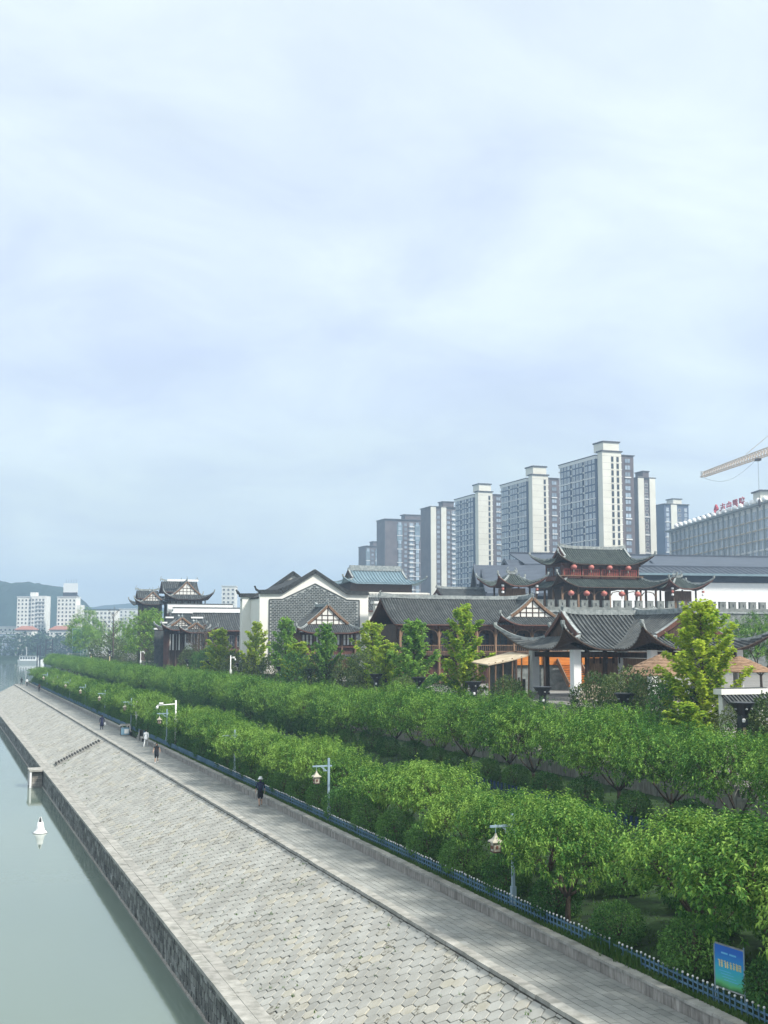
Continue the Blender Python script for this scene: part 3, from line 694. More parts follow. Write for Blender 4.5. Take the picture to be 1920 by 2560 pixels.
# far wood across the river: one mass of crowns
r = random.Random(77); lf = Leaves()
for i in range(260):
    a = r.uniform(-430, 20); d0 = r.uniform(0, 1) if i % 3 == 0 else 0; X, Y = cw(a, 905 + r.uniform(0, 18) + d0 * 150)
    hh = r.uniform(13, 18.5) * (1 + .25 * noise.noise((a * .03, 0, 0))) + d0 * 2; rad_ = r.uniform(4, 7)
    for k in range(130):
        d = rdir(r); q = r.uniform(.75, 1.0); p = Vector((X + d.x * rad_ * q, Y + d.y * rad_ * q, -1.8 + hh * .55 + d.z * hh * .5 * q))
        lf.leaf(p, (d + rdir(r)).normalized(), r.uniform(1.6, 2.8), r.uniform(.7, 1.2), .2, r=r)
o = obj('far_wood', lf.mesh('far_wood', M['wood'])); tag(o, 'dark blue-green wood along the far river bank', 'wood', kind='stuff')

# ------------------------------------------------------------------ curved tile roofs
def prof(t, a=.55): return a * t + (1 - a) * t * t
def roof(root, Ln, W, ze, zr, sk=1.6, lift=1.1, K=3.2, T=None, tile='tile', rib=.34, ribs='stuff', ends=(1, 1), ring=False, th=.2, gable=True, rw=.28, wood='timberred', fin=.7, soffit=None, a=.55, n=10, gframe=True):
    """hip-and-gable roof, ridge along local x, with upturned corners; ring=True keeps only the skirt"""
    hx_, hy = Ln / 2, W / 2; rise = zr - ze; T = T or Matrix.Identity(4)
    hipn, hipp = ends
    def pw_(d): return max(0.0, 1 - d / K) ** 2.2
    def dxs(x): return (hx_ - x if x > 0 else hx_ + x)
    def hip_at(x): return hipp if x > 0 else hipn
    def pt(x, y, skirt=False):
        h = hip_at(x); dx = dxs(x) if h else 99; dy = hy - abs(y)
        d = min(dx, dy) if (skirt or (h and dx < sk)) else dy
        q = pw_(max(dx, 0)) * pw_(max(dy, 0)); e_ = lift * .55 * q
        sx = 1 if x > 0 else -1; sy_ = 1 if y > 0 else -1
        return Vector((x + sx * e_, y + sy_ * e_, ze + rise * prof(max(d, 0) / hy, a) + lift * q))
    SL = {}
    mats = [M['tilebed'] if tile != 'slate' else M['slate'], M[wood]]
    dmax = sk if ring else hy
    def xr(d, s_): return (hx_ - min(d, sk)) if (hipp if s_ > 0 else hipn) else hx_
    def sp(j, m_): 
        f = j / m_ * 2 - 1; return math.copysign(abs(f) ** .75, f)
    for sy_ in (-1, 1):
        g = []
        for i in range(n + 1):
            d = dmax * i / n; row = []
            for j in range(29):
                f = sp(j, 28); x = f * xr(d, f); row.append(pt(x, sy_ * (hy - d)))
            g.append(row if sy_ < 0 else row[::-1])
        mb = MB(T); mb.sheet(g, th, 0, 1); SL[('m', sy_)] = mb.build('roof_slope', mats, root, True)
    for s_, h in ((-1, hipn), (1, hipp)):
        if not h: continue
        g = []
        for i in range(7):
            d = sk * i / 6; row = []
            for j in range(25):
                f = sp(j, 24); row.append(pt(s_ * (hx_ - d), f * (hy - d), True))
            g.append(row[::-1] if s_ < 0 else row)
        mb = MB(T); mb.sheet(g, th, 0, 1); SL[('e', s_)] = mb.build('roof_slope', mats, root, True)
    # tile rows
    def rib_pts(mb, pts):
        pts = [Vector(p) for p in pts]; rr = []
        for i, p in enumerate(pts):
            d = (pts[min(i + 1, len(pts) - 1)] - pts[max(i - 1, 0)]).normalized(); s_ = d.cross(Vector((0, 0, 1)))
            s_.normalize(); u = s_.cross(d)
            w_ = rib * .27
            rr.append([mb.vert(p - s_ * w_ - u * .01), mb.vert(p - s_ * w_ * .6 + u * w_ * .9), mb.vert(p + s_ * w_ * .6 + u * w_ * .9), mb.vert(p + s_ * w_ - u * .01)])
        for i in range(len(rr) - 1):
            for k in range(3): mb.f.append([rr[i][k], rr[i][k + 1], rr[i + 1][k + 1], rr[i + 1][k]]); mb.m.append(0)
        mb.f.append(rr[0]); mb.m.append(0)
    if rib:
        allr = MB(T)
        def emit(pts, vis, key):
            if ribs == 'parts' and vis:
                mb = MB(T); rib_pts(mb, pts); mb.build('tile_row', M[tile], SL[key])
            else: rib_pts(allr, pts)
        x = -hx_ + rib * .6
        while x < hx_ - rib * .4:
            dm = dmax if (not hip_at(x) or dxs(x) >= sk) else dxs(x)
            if dm > .15:
                for sy_ in (-1, 1):
                    k = max(3, int(8 * dm / hy) + 1); emit([pt(x, sy_ * (hy - dm * i / k)) + Vector((0, 0, .01)) for i in range(k + 1)], sy_ < 0, ('m', sy_))
            x += rib
        for s_, h in ((-1, hipn), (1, hipp)):
            if not h: continue
            y = -hy + rib * .6
            while y < hy - rib * .4:
                dm = min(sk, hy - abs(y))
                if dm > .15: emit([pt(s_ * (hx_ - dm * i / 4), y, True) + Vector((0, 0, .01)) for i in range(5)], s_ < 0, ('e', s_))
                y += rib
        if allr.f: tag(allr.build('tile_row_mass', M[tile], root), kind='stuff')
    # ridges
    def ridge_line(pts, w_=rw, h_=.34, end=0):
        mb = MB(T); pts = [Vector(p) + Vector((0, 0, .10)) for p in pts]
        for i in range(len(pts) - 1): mb.bar(pts[i], pts[i + 1] + (pts[i + 1] - pts[i]).normalized() * .03, w_, h_)
        mb.build('ridge', M['ridge'], root)
    if not ring:
        xa = -(hx_ - sk) if hipn else -hx_; xb = (hx_ - sk) if hipp else hx_
        zz = zr + .10
        pts = []
        for i in range(13):
            f = i / 12; x = xa + (xb - xa) * f; pts.append((x, 0, zz + .0 + .35 * fin * (abs(2 * f - 1) ** 6)))
        ridge_line(pts, rw * 1.15, .42)
        for x, h, s_ in ((xa, hipn, -1), (xb, hipp, 1)):
            mb = MB(T)
            if h or gable:
                mb.tube([(x + s_ * .1, 0, zz), (x + s_ * .22, 0, zz + .45 * fin), (x + s_ * .05, 0, zz + .8 * fin), (x - s_ * .16, 0, zz + 1.05 * fin)], [.12, .10, .07, .02], 6); mb.build('ridge_ornament', M['ridge'], root)
        for x, h, s_ in ((xa, hipn, -1), (xb, hipp, 1)):
            if not h or not gable: continue
            yb = hy - sk
            if yb > .3:
                g = [(0, zr - .05)]; cur = []
                for i in range(9):
                    y = yb * (1 - i / 8); cur.append((y, ze + rise * prof((hy - y) / hy, a) - .05))
                zb = ze + rise * prof(sk / hy, a) - .05
                mb = MB(T); xx = x - s_ * .06
                poly = [(xx, y, z) for y, z in cur] + [(xx, -y, z) for y, z in cur[::-1][1:]]
                mb.face(poly if s_ > 0 else poly[::-1]); gb_ = mb.build('gable', M['plaster'] if gframe else M['timber'], root)
                if gframe:
                    for z in [zb + (zr - zb) * f for f in (.02, .26, .50)]:
                        yw = yb * (1 - (z - zb) / (zr - zb)) ** 1.25 if z > zb else yb
                        MB(T).box(xx + s_ * .02 - .04, xx + s_ * .02 + .06, -yw, yw, z, z + .10).build('gable_beam', M['timber'], gb_)
                    for y in (-.55 * yb, -.28 * yb, 0, .28 * yb, .55 * yb):
                        zt = ze + rise * prof((hy - abs(y)) / hy, a) - .1
                        MB(T).box(xx + s_ * .03 - .04, xx + s_ * .03 + .07, y - .05, y + .05, zb, zt).build('gable_post', M['timber'], gb_)
                for sy_ in (-1, 1):
                    rp = [(x + s_ * .12, sy_ * y, z + .18) for y, z in cur]
                    mb = MB(T)
                    for i in range(8): mb.bar(rp[i], rp[i + 1], .14, .32)
                    mb.build('rake_board', M['timberlight'] if gframe else M['timberred'], root)
                    ridge_line([(x - s_ * .02, sy_ * y, z + .22) for y, z in cur], rw * .9, .22)
    for s_, h in ((-1, hipn), (1, hipp)):
        if not h: continue
        for sy_ in (-1, 1):
            pts = []
            for i in range(11):
                d = sk * (1 - i / 10); pts.append(pt(s_ * (hx_ - d), sy_ * (hy - d), True))
            tip = pts[-1]; o_ = Vector((s_, sy_, 0)).normalized()
            pts += [tip + o_ * .12 * fin + Vector((0, 0, .16 * fin)), tip + o_ * .16 * fin + Vector((0, 0, .5 * fin))]
            ridge_line(pts, rw * .8, .24)
    return pt
def TR(x, y, rz=0): return Matrix.Translation((x, y, 0)) @ Matrix.Rotation(rz, 4, 'Z')
def column(root, x, y, z0, z1, r_=.16, m_='timber', n=10):
    MB().lathe([(r_ * 1.25, 0), (r_ * 1.25, .12), (r_, .2), (r_ * .94, z1 - z0)], n, (x, y, z0)).build('column', M[m_], root, True)
def beam(root, a, b, w=.18, h=.3, m_='timber', name='beam'): MB().bar(a, b, w, h).build(name, M[m_], root)
def lattice_window(root, x0, x1, y, z0, z1, m_='timberlight', glass='glassdark', nx=3, nz=3, name='window', out_=-1, mx=None):
    """window in a wall facing -Y (or in the wall x=mx facing -X)"""
    def P(u, w_, z): return (u, y + out_ * w_, z) if mx is None else (mx + out_ * w_, u, z)
    mb = MB()
    def bx(u0, u1, w0, w1, za, zb, m): mb.hexa([P(u0, w0, za), P(u1, w0, za), P(u1, w1, za), P(u0, w1, za), P(u0, w0, zb), P(u1, w0, zb), P(u1, w1, zb), P(u0, w1, zb)], m)
    bx(x0, x1, 0, .03, z0, z1, 0); pane = mb; mb = MB()
    f = .07
    bx(x0, x1, .0, .08, z0, z0 + f, 0); bx(x0, x1, 0, .08, z1 - f, z1, 0); bx(x0, x0 + f, 0, .08, z0 + f, z1 - f, 0); bx(x1 - f, x1, 0, .08, z0 + f, z1 - f, 0)
    for i in range(1, nx): u = x0 + (x1 - x0) * i / nx; bx(u - .025, u + .025, .0, .065, z0 + f, z1 - f, 0)
    for i in range(1, nz): z = z0 + (z1 - z0) * i / nz; bx(x0 + f, x1 - f, .0, .055, z - .02, z + .02, 0)
    o_ = mb.build(name, M[m_], root); pane.build('pane', M[glass], o_); return o_
PZ = 5.5
# ---- 1. the pavilion with sweeping corners, two wings
pv = empty('riverside_pavilion', (0, 0, PZ)); tag(pv, 'open pavilion with sweeping grey tiled roofs and white square columns', 'pavilion')
pv.location = (0, 0, 0)
roof(pv, 11.6, 10.4, 9.75, 12.7, 2.3, 1.85, 3.6, TR(53.8, 92.2), rib=.40, ribs='parts', ends=(1, 0), gframe=False, wood='timber', th=.15, rw=.34)
roof(pv, 13.0, 11.2, 9.75, 12.7, 2.4, 1.85, 3.6, TR(57.8, 88.5, R(90)), rib=.40, ribs='parts', ends=(1, 1), gframe=False, wood='timber', th=.15, rw=.34)
for (x, y) in ((49.4, 88.4), (49.4, 95.8), (53.7, 83.6), (61.9, 83.6), (61.9, 93.4), (53.9, 88.4)):
    mb = MB(); s_ = .34 if x < 50 else .30; mb.box(x - s_, x + s_, y - s_, y + s_, PZ, 9.7); mb.build('column', M['white'], pv)
    MB().box(x - s_ - .08, x + s_ + .08, y - s_ - .08, y + s_ + .08, PZ, PZ + .5).build('plinth', M['wallst'], pv)
for (x, y) in ((50.6, 88.6), (52.3, 88.6), (50.6, 95.6), (55.6, 83.8), (60.1, 83.8)): column(pv, x, y, PZ, 9.7, .2, 'timber')
for z in (9.25,):
    for a_, b_ in (((49.4, 88.4, z), (53.9, 88.4, z)), ((49.4, 95.8, z), (61.9, 95.8, z)), ((49.4, 88.4, z), (49.4, 95.8, z)), ((53.7, 83.6, z), (61.9, 83.6, z)), ((53.7, 83.6, z), (53.7, 88.4, z)), ((61.9, 83.6, z), (61.9, 95.8, z))):
        beam(pv, a_, b_, .22, .42, 'timber')
for i in range(7):
    x = 49.9 + i * .62; MB().box(x - .06, x + .06, 88.32, 88.46, 8.55, 9.05).build('hanging_post', M['timber'], pv)
MB().box(48.6, 62.6, 83.0, 96.6, PZ - .3, PZ + .25).build('floor', M['wallst'], pv)
MB().box(50.9, 53.6, 88.7, 88.85, PZ, 9.0).build('brown_wall', M['timberlight'], pv)
MB().box(53.75, 53.9, 84.2, 88.3, PZ, 9.0).build('brown_wall', M['timberlight'], pv)
MB().box(61.7, 61.85, 86, 90, PZ, 8.9).build('white_wall', M['plaster'], pv)
# railing along the pavilion's river side
rl = empty('bamboo_railing', (0, 0, 0)); tag(rl, 'pale bamboo railing below the pavilion columns', 'railing')
for i in range(34):
    x = 47.6 + (i * .16 if i < 26 else 26 * .16 + 0); y = 84.5 if i < 26 else 84.5
    if i < 26: MB().tube([(x, 84.5, 5.2), (x + rnd.uniform(-.03, .03), 84.5, 6.95 + rnd.uniform(-.1, .12))], .035, 6).build('bamboo_pole', M['awning'], rl)
for z in (5.9, 6.75): MB().tube([(47.4, 84.45, z), (51.9, 84.45, z)], .04, 6).build('rail', M['awning'], rl)
# orange timber deck house behind
od = empty('orange_timber_deck', (0, 0, 0)); tag(od, 'bright orange timber balcony with a plank stair behind the pavilion columns', 'balcony')
for i in range(5): MB().box(53.6, 65.5, 108.4, 108.5, 8.02 + i * .19, 8.02 + i * .19 + .175).build('plank', M['orange'], od)
for i in range(10):
    z = 6.0 + i * .22; MB().box(58.5, 60.8, 106.0 + i * .22, 106.0 + i * .22 + .3, z, z + .09).build('step', M['orange'], od)
    MB().box(58.5, 60.8, 106.24 + i * .22, 106.28 + i * .22, z - .13, z).build('riser', M['orange'], od)
for x in (58.4, 60.9): MB().bar((x, 105.9, 6.1), (x, 108.3, 8.5), .12, .5).build('stringer', M['timberlight'], od)
for x in (53.8, 57.0, 62.0, 65.2): MB().box(x - .1, x + .1, 108.15, 108.35, 5.5, 9.4).build('post', M['timber'], od)
MB().box(53.6, 65.5, 108.42, 108.52, 9.05, 9.25).build('lintel', M['timber'], od)
MB().box(53.2, 66.0, 108.7, 112, 5.5, 9.0).build('back_wall', M['citywall'], od)
# bamboo lean-to at the left of the pavilion
aw = empty('bamboo_shelter', (0, 0, 0)); tag(aw, 'rough bamboo shelter with sloping beige awning left of the pavilion', 'shelter')
mb = MB(); mb.sheet([[(43.9, 93.6, 8.42), (45.8, 93.6, 8.75), (47.9, 93.6, 9.25)], [(43.9, 97.6, 8.62), (45.8, 97.6, 8.95), (47.9, 97.6, 9.45)]], .10); mb.build('awning', M['awning'], aw)
for i, x in enumerate((44.0, 44.6, 45.3, 46.2, 47.1, 47.8)): MB().tube([(x, 93.8, 2.9 if x < 46 else 5.5), (x + .08, 93.8, 8.5 + (x - 44) * .2)], .07, 7).build('post', M['timberlight'], aw)
for i in range(16):
    x = 46.1 + i * .14; MB().box(x, x + .12, 95.4, 95.46, 5.4, 7.0 + rnd.uniform(-.2, .25)).build('plank', M['timber'], aw)
MB().box(46.0, 48.4, 97.7, 97.9, 5.4, 8.8).build('stone_wall', M['citywall'], aw)
# thatched umbrellas
def umbrella(x, y, z0, ze, zt, r_, lab):
    u = empty('thatched_umbrella', (x, y, z0)); tag(u, lab, 'umbrella', 'thatched umbrellas')
    prof_ = [(r_, ze - z0), (r_ * .98, ze - z0 + .08)]
    lay = 6
    mb = MB()
    for i in range(lay):
        f0 = i / lay; f1 = (i + 1) / lay
        ra = r_ * (1 - f0) + .12; rb = r_ * (1 - f1) + .05; za = ze - z0 + (zt - ze) * f0 ** .9; zb = ze - z0 + (zt - ze) * f1 ** .9
        MB().lathe([(ra - .05, za - .10), (ra + .05, za - .06), (ra, za + .03), (rb, zb + .02)], 14, rot=.2 * i).build('thatch_layer', M['thatch'], u)
    MB().tube([(0, 0, 0), (0, 0, zt - z0)], .07, 8).build('pole', M['timber'], u)
umbrella(51.6, 79.0, PZ, 7.95, 9.45, 3.1, 'large brown thatched umbrella under the pavilion eave')
umbrella(60.5, 81.5, PZ, 8.05, 9.2, 2.4, 'smaller brown thatched umbrella right of the ginkgo')
# white-topped tile-capped wall at the right
cwal = empty('tile_capped_wall', (0, 0, 0)); tag(cwal, 'short white wall with grey tile cap behind the largest black lamp', 'wall')
MB().box(43.4, 46.4, 60.2, 60.6, TZ, 7.30).build('wall', M['plaster'], cwal)
MB().box(43.2, 46.6, 60.0, 60.8, 7.30, 7.62).build('ridge', M['plaster'], cwal); MB().box(43.3, 46.5, 60.1, 60.7, 7.62, 7.68).build('ridge_cap', M['tile'], cwal)
mb = MB(); mb.sheet([[(43.3, 59.2, 6.70), (46.5, 59.2, 6.70)], [(43.3, 60.15, 7.30), (46.5, 60.15, 7.30)]], .1); mb.build('roof_slope', M['tilebed'], cwal)
for i in range(12): MB().bar((43.45 + i * .265, 59.18, 6.74), (43.45 + i * .265, 60.15, 7.34), .10, .08).build('tile_row', M['tile'], cwal)

# ---- 2. long gallery with arched bays and a cross gable
gal = empty('long_gallery', (0, 0, 0)); tag(gal, 'two-storey dark timber gallery under a long grey tile roof', 'building')
roof(gal, 19, 10, 12.25, 15.3, .01, .0, 3, TR(57.0, 130.4), rib=.32, ribs='parts', ends=(0, 0), wood='timberred', fin=.8, th=.18)
roof(gal, 13, 9.6, 12.25, 15.3, 1.9, 1.1, 2.8, TR(65.3, 131.4, R(90)), rib=.32, ribs='parts', ends=(1, 1), wood='timberred', fin=.8, th=.18)
MB().box(48.3, 69.4, 127.2, 136, PZ, 12.3).build('body', M['timber'], gal)
for x in [48.3 + 2.35 * i for i in range(10)]: column(gal, x, 126.0, PZ, 12.2, .15, 'timberlight')
beam(gal, (47.8, 126.0, 11.9), (69.8, 126.0, 11.9), .2, .36, 'timberred'); beam(gal, (47.8, 126.0, 9.0), (69.8, 126.0, 9.0), .25, .3, 'timber')
MB().box(47.9, 69.8, 125.9, 127.2, 8.75, 8.9).build('balcony_floor', M['timber'], gal)
for i in range(9):
    x0 = 48.3 + 2.35 * i
    # arched bracket frame under the eave
    mb = MB(); ap = [(x0 + .15, 10.9), (x0 + .25, 11.35), (x0 + .6, 11.62), (x0 + 1.175, 11.68), (x0 + 1.75, 11.62), (x0 + 2.1, 11.35), (x0 + 2.2, 10.9)]
    for p, q in zip(ap, ap[1:]): mb.bar((p[0], 126, p[1]), (q[0], 126, q[1]), .09, .12, up=(0, 1, 0))
    mb.build('arch_bracket', M['timberlight'], gal)
    lattice_window(gal, x0 + .25, x0 + 2.1, 127.2, 9.2, 11.3, 'timber', 'glassdark', 4, 3)
    mb = MB(); mb.box(x0 + .15, x0 + 2.2, 125.97, 126.03, 9.85, 9.93); mb.box(x0 + .15, x0 + 2.2, 125.97, 126.03, 9.15, 9.22)
    for k in range(8): mb.box(x0 + .3 + k * .25, x0 + .34 + k * .25, 125.98, 126.02, 9.22, 9.85)
    mb.build('railing', M['timberlight'], gal)
    MB().box(x0 + .25, x0 + 2.1, 127.12, 127.2, 6.2, 8.5).build('panel', M['timberred'], gal)
# ---- 3. white house with grey brick gable
wh = empty('brick_gable_house', (0, 0, 0)); tag(wh, 'white walled house with grey brick gable and stepped black coping', 'house')
zb, ze_, zp = PZ, 16.75, 19.3
def gable_house(yf, x0, x1, bw, zsh, zpk, depth_, inner):
    xc = (x0 + x1) / 2; out_p = [(x0, zb), (x0, zsh), (x0 + 3.4, zsh + .05), (xc, zpk), (x1 - 3.4, zsh + .05), (x1, zsh), (x1, zb)]
    mb = MB(); n_ = len(out_p)
    mb.face([(x, yf, z) for x, z in out_p]); mb.face([(x, yf + .5, z) for x, z in out_p[::-1]])
    for a_, b_ in zip(out_p, out_p[1:]): mb.face([(a_[0], yf, a_[1]), (a_[0], yf + .5, a_[1]), (b_[0], yf + .5, b_[1]), (b_[0], yf, b_[1])])
    mb.build('gable_wall', M['cream'], wh)
    # black tile coping that steps over the gable, with upturned ends
    cp = out_p[1:-1]
    mb = MB()
    for a_, b_ in zip(cp, cp[1:]):
        mb.bar((a_[0], yf + .2, a_[1] + .28), (b_[0], yf + .2, b_[1] + .28), 1.2, .42, up=(0, 0, 1))
        mb.bar((a_[0], yf + .2, a_[1] + .55), (b_[0], yf + .2, b_[1] + .55), .5, .25)
    mb.bar((cp[0][0], yf + .2, cp[0][1] + .4), (cp[0][0] - .55, yf + .2, cp[0][1] + .75), .5, .25); mb.bar((cp[0][0] - .5, yf + .2, cp[0][1] + .7), (cp[0][0] - .75, yf + .2, cp[0][1] + 1.25), .3, .2)
    mb.build('coping', M['tilebed'], wh)
    mb = MB()
    for a_, b_ in zip(cp, cp[1:]): mb.bar((a_[0], yf - .06, a_[1] - .02), (b_[0], yf - .06, b_[1] - .02), .16, .2)
    mb.build('moulding', M['plaster'], wh)
gable_house(175.0, 44.6, 61.8, 1.4, 17.3, 20.55, 12, True)
gable_house(187.0, 44.6, 61.8, 1.4, 17.2, 20.9, 2, False)
MB().box(44.7, 61.7, 175.5, 187, zb, 16.7).build('body', M['cream'], wh)
for s_ in (-1, 1):
    mb = MB(); mb.sheet([[(53.2, 175.5, 20.4), (53.2, 187, 20.4)], [(53.2 + s_ * 8.7, 175.5, 16.9), (53.2 + s_ * 8.7, 187, 16.9)]], .15); mb.build('roof_slope', M['tilebed'], wh)
# brick infill: each brick stands proud of pale mortar
bx0, bx1, bzb, bzs, bzp = 46.1, 60.3, 7.0, 16.55, 19.0
mb = MB(); poly = [(bx0, bzb), (bx1, bzb), (bx1, bzs), (bx1 - 2.0, bzs + .05), ((bx0 + bx1) / 2, bzp), (bx0 + 2.0, bzs + .05), (bx0, bzs)]
mb.face([(x, 174.93, z) for x, z in poly]); mb.build('mortar', M['brickgap'], wh)
mb = MB()
for a_, b_ in zip(poly, poly[1:] + poly[:1]): mb.bar((a_[0], 174.9, a_[1]), (b_[0], 174.9, b_[1]), .12, .16)
mb.build('brick_frame', M['tile'], wh)
def ztop(x):
    if x < bx0 + 2.0 or x > bx1 - 2.0: return bzs - .05
    f = 1 - abs(x - 53.2) / ((bx1 - bx0) / 2 - 2.0); return bzs + (bzp - bzs) * f - .08
bm_ = MB().box(0, .44, 0, .05, 0, .155).mesh('brick', M['brick']); lst = []
z = bzb + .05; ri = 0
while z < bzp:
    x = bx0 + .06 - (.28 if ri % 2 else 0)
    while x < bx1:
        if x > bx0 + .02 and x + .45 < bx1 and z + .16 < min(ztop(x), ztop(x + .44)): lst.append((x, z))
        x += .56
    z += .26; ri += 1
lst.sort(key=lambda q: -q[1]); mb = MB()
for i, (x, z) in enumerate(lst):
    if i < 300: obj('brick', bm_, wh, (x, 174.87, z))
    else: mb.box(x, x + .44, 174.87, 174.92, z, z + .155)
tag(mb.build('lower_brick', M['brick'], wh), kind='stuff')
# left shoulder wall and its upturned cap
MB().box(43.4, 45.6, 181, 181.5, zb, 17.1).build('shoulder_wall', M['cream'], wh)
mb = MB(); mb.box(43.0, 45.8, 180.7, 181.8, 17.1, 17.55); mb.bar((43.1, 181.2, 17.4), (42.6, 181.2, 18.0), .4, .25); mb.build('shoulder_cap', M['tilebed'], wh)
MB().box(61.9, 63.2, 172, 173, zb, 16.0).build('pier', M['cream'], wh); MB().box(61.6, 63.6, 171.7, 173.3, 16.0, 16.35).build('pier_cap', M['plaster'], wh)
# ---- 4. small timber-gabled entrance house in front of it
en = empty('timber_gable_entrance', (0, 0, 0)); tag(en, 'small timber house with tiled gable roof before the brick gable', 'house')
roof(en, 7.6, 9.4, 11.5, 15.2, 1.7, .7, 2.4, TR(50.9, 163.2, R(90)), rib=.30, ribs='parts', ends=(1, 0), wood='timberred', fin=.9, a=.75)
MB().box(46.9, 54.9, 161.2, 167, PZ, 11.6).build('body', M['timberred'], en)
for i in range(5): column(en, 46.9 + i * 2.0, 160.9, PZ, 11.6, .13, 'timberlight')
for i in range(4): 
    for k in range(3): lattice_window(en, 47.15 + i * 2 + k * .54, 47.6 + i * 2 + k * .54, 161.2, 9.75, 11.3, 'timber', 'white', 1, 2)
beam(en, (46.6, 160.9, 9.55), (55.2, 160.9, 9.55), .2, .25, 'timberred')
roof(en, 10.4, 5, 7.9, 9.3, 1.3, .5, 2, TR(51, 160.6), rib=.3, ring=True, wood='timberred')

# ---- 5. two-tier gate tower on the crenellated city wall
cwl = empty('city_wall', (0, 0, 0)); tag(cwl, 'grey stone city wall with battlements under the gate tower', 'city wall')
MB().box(66, 175, 146, 160, PZ, 14.3).build('wall', M['citywall'], cwl)
MB().box(65.9, 175, 145.8, 146.6, 14.3, 14.5).build('string_course', M['ridge'], cwl)
MB().box(65.95, 175, 145.95, 146.4, 14.5, 15.0).build('parapet', M['citywall'], cwl)
mm = MB(); mm.box(0, 1.05, 0, .45, 0, .9, 0); mm.box(-.03, 1.08, -.03, .48, .9, .98, 0); mm.box(.45, .6, -.015, .0, .2, .6, 1)
mm = mm.mesh('merlon', [M['citywall'], M['black']])
x = 67.0
while x < 150: obj('merlon', mm, cwl, (x, 145.95, 15.0)); x += 1.74
gt = empty('gate_tower', (0, 0, 0)); tag(gt, 'two-tier red timber gate tower with upswept dark green-grey roofs', 'gate tower')
gx, gy = 88.2, 153.9
roof(gt, 14.2, 6.8, 21.3, 23.7, 1.7, 1.45, 3.4, TR(89.05, gy), tile='tilegreen', rib=.36, ends=(1, 1), gframe=False, th=.14, wood='timber', fin=.9, rw=.3)
roof(gt, 17.4, 9.6, 17.95, 21.2, 2.5, 1.75, 4.0, TR(89.8, gy), tile='tilegreen', rib=.36, ring=True, th=.14, wood='timber', fin=.9, rw=.3)
MB().box(82.7, 95.2, gy - 2.5, gy + 2.5, 19.0, 21.5).build('upper_wall', M['timberred'], gt)
for i in range(5): column(gt, 82.8 + i * 3.08, gy - 2.6, 19.3, 21.5, .14, 'timberred')
for i in range(4): lattice_window(gt, 83.0 + i * 3.08, 85.65 + i * 3.08, gy - 2.5, 19.55, 20.6, 'red', 'timberred', 9, 1, 'panel')
for i in range(2): lattice_window(gt, gy - 2.2 + i * 2.3, gy - .2 + i * 2.3, 0, 19.6, 21.0, 'timberred', 'glassdark', 4, 2, 'panel', mx=82.7)
beam(gt, (82.4, gy - 2.65, 21.2), (95.5, gy - 2.65, 21.2), .2, .3, 'timberred')
MB().box(82.2, 95.8, gy - 2.95, gy - 2.75, 19.55, 19.68).build('eave_board', M['timberlight'], gt)
MB().box(83.0, 90.6, gy - 2.2, gy + 2.5, 14.3, 19).build('core', M['timber'], gt)
for i in range(7): column(gt, 81.9 + i * 2.55, gy - 3.9, 14.5, 18.0, .17, 'timberlight')
for i in range(3): column(gt, 81.9, gy - 1.3 + i * 2.6, 14.5, 18.0, .17, 'timberlight'); column(gt, 97.2, gy - 1.3 + i * 2.6, 14.5, 18.0, .17, 'timberlight')
beam(gt, (81.5, gy - 3.9, 17.8), (97.6, gy - 3.9, 17.8), .2, .35, 'timber'); beam(gt, (81.9, gy - 3.9, 17.8), (81.9, gy + 3.9, 17.8), .2, .35, 'timber')
for i in range(6):
    x0 = 81.9 + i * 2.55; mb = MB(); ap = [(x0 + .15, 16.8), (x0 + .5, 17.25), (x0 + 1.3, 17.42), (x0 + 2.1, 17.25), (x0 + 2.45, 16.8)]
    for p, q in zip(ap, ap[1:]): mb.bar((p[0], gy - 3.9, p[1]), (q[0], gy - 3.9, q[1]), .09, .16, up=(0, 1, 0))
    mb.build('arch_bracket', M['timberlight'], gt)
MB().box(80.5, 98.6, gy - 5, gy + 5, 14.31, 14.52).build('floor', M['wallst'], gt)
def lantern_red(x, y, z, r_, lab):
    e_ = empty('red_lantern', (x, y, z)); tag(e_, lab, 'lantern', 'red lanterns of the gate tower')
    MB().lathe([(.10, -r_ * .80), (r_ * .7, -r_ * .62), (r_, -r_ * .15), (r_, r_ * .15), (r_ * .7, r_ * .62), (.10, r_ * .80)], 14).build('globe', M['lanternred'], e_, True)
    MB().lathe([(.12, r_ * .78), (.12, r_ * .95)], 8).build('top_cap', M['gold'], e_); MB().tube([(0, 0, r_ * .9), (0, 0, r_ * .9 + .5)], .02, 5).build('cord', M['timber'], e_)
    MB().lathe([(.05, -r_ * 1.6), (.09, -r_ * .8)], 8).build('tassel', M['lantern'], e_)
for i, x in enumerate((84.1, 86.9, 89.9, 93.0)): lantern_red(x + .15, gy - 3.1, 20.85, .46, f'round red lantern under the upper gate-tower eave, {ORD[i + 1]} from left')
for i, x in enumerate((83.0, 85.5, 88.3, 91.2, 93.8)): lantern_red(x + .0, gy - 4.45, 17.05, .46, f'round red lantern under the lower gate-tower eave, {ORD[i + 1]} from left')
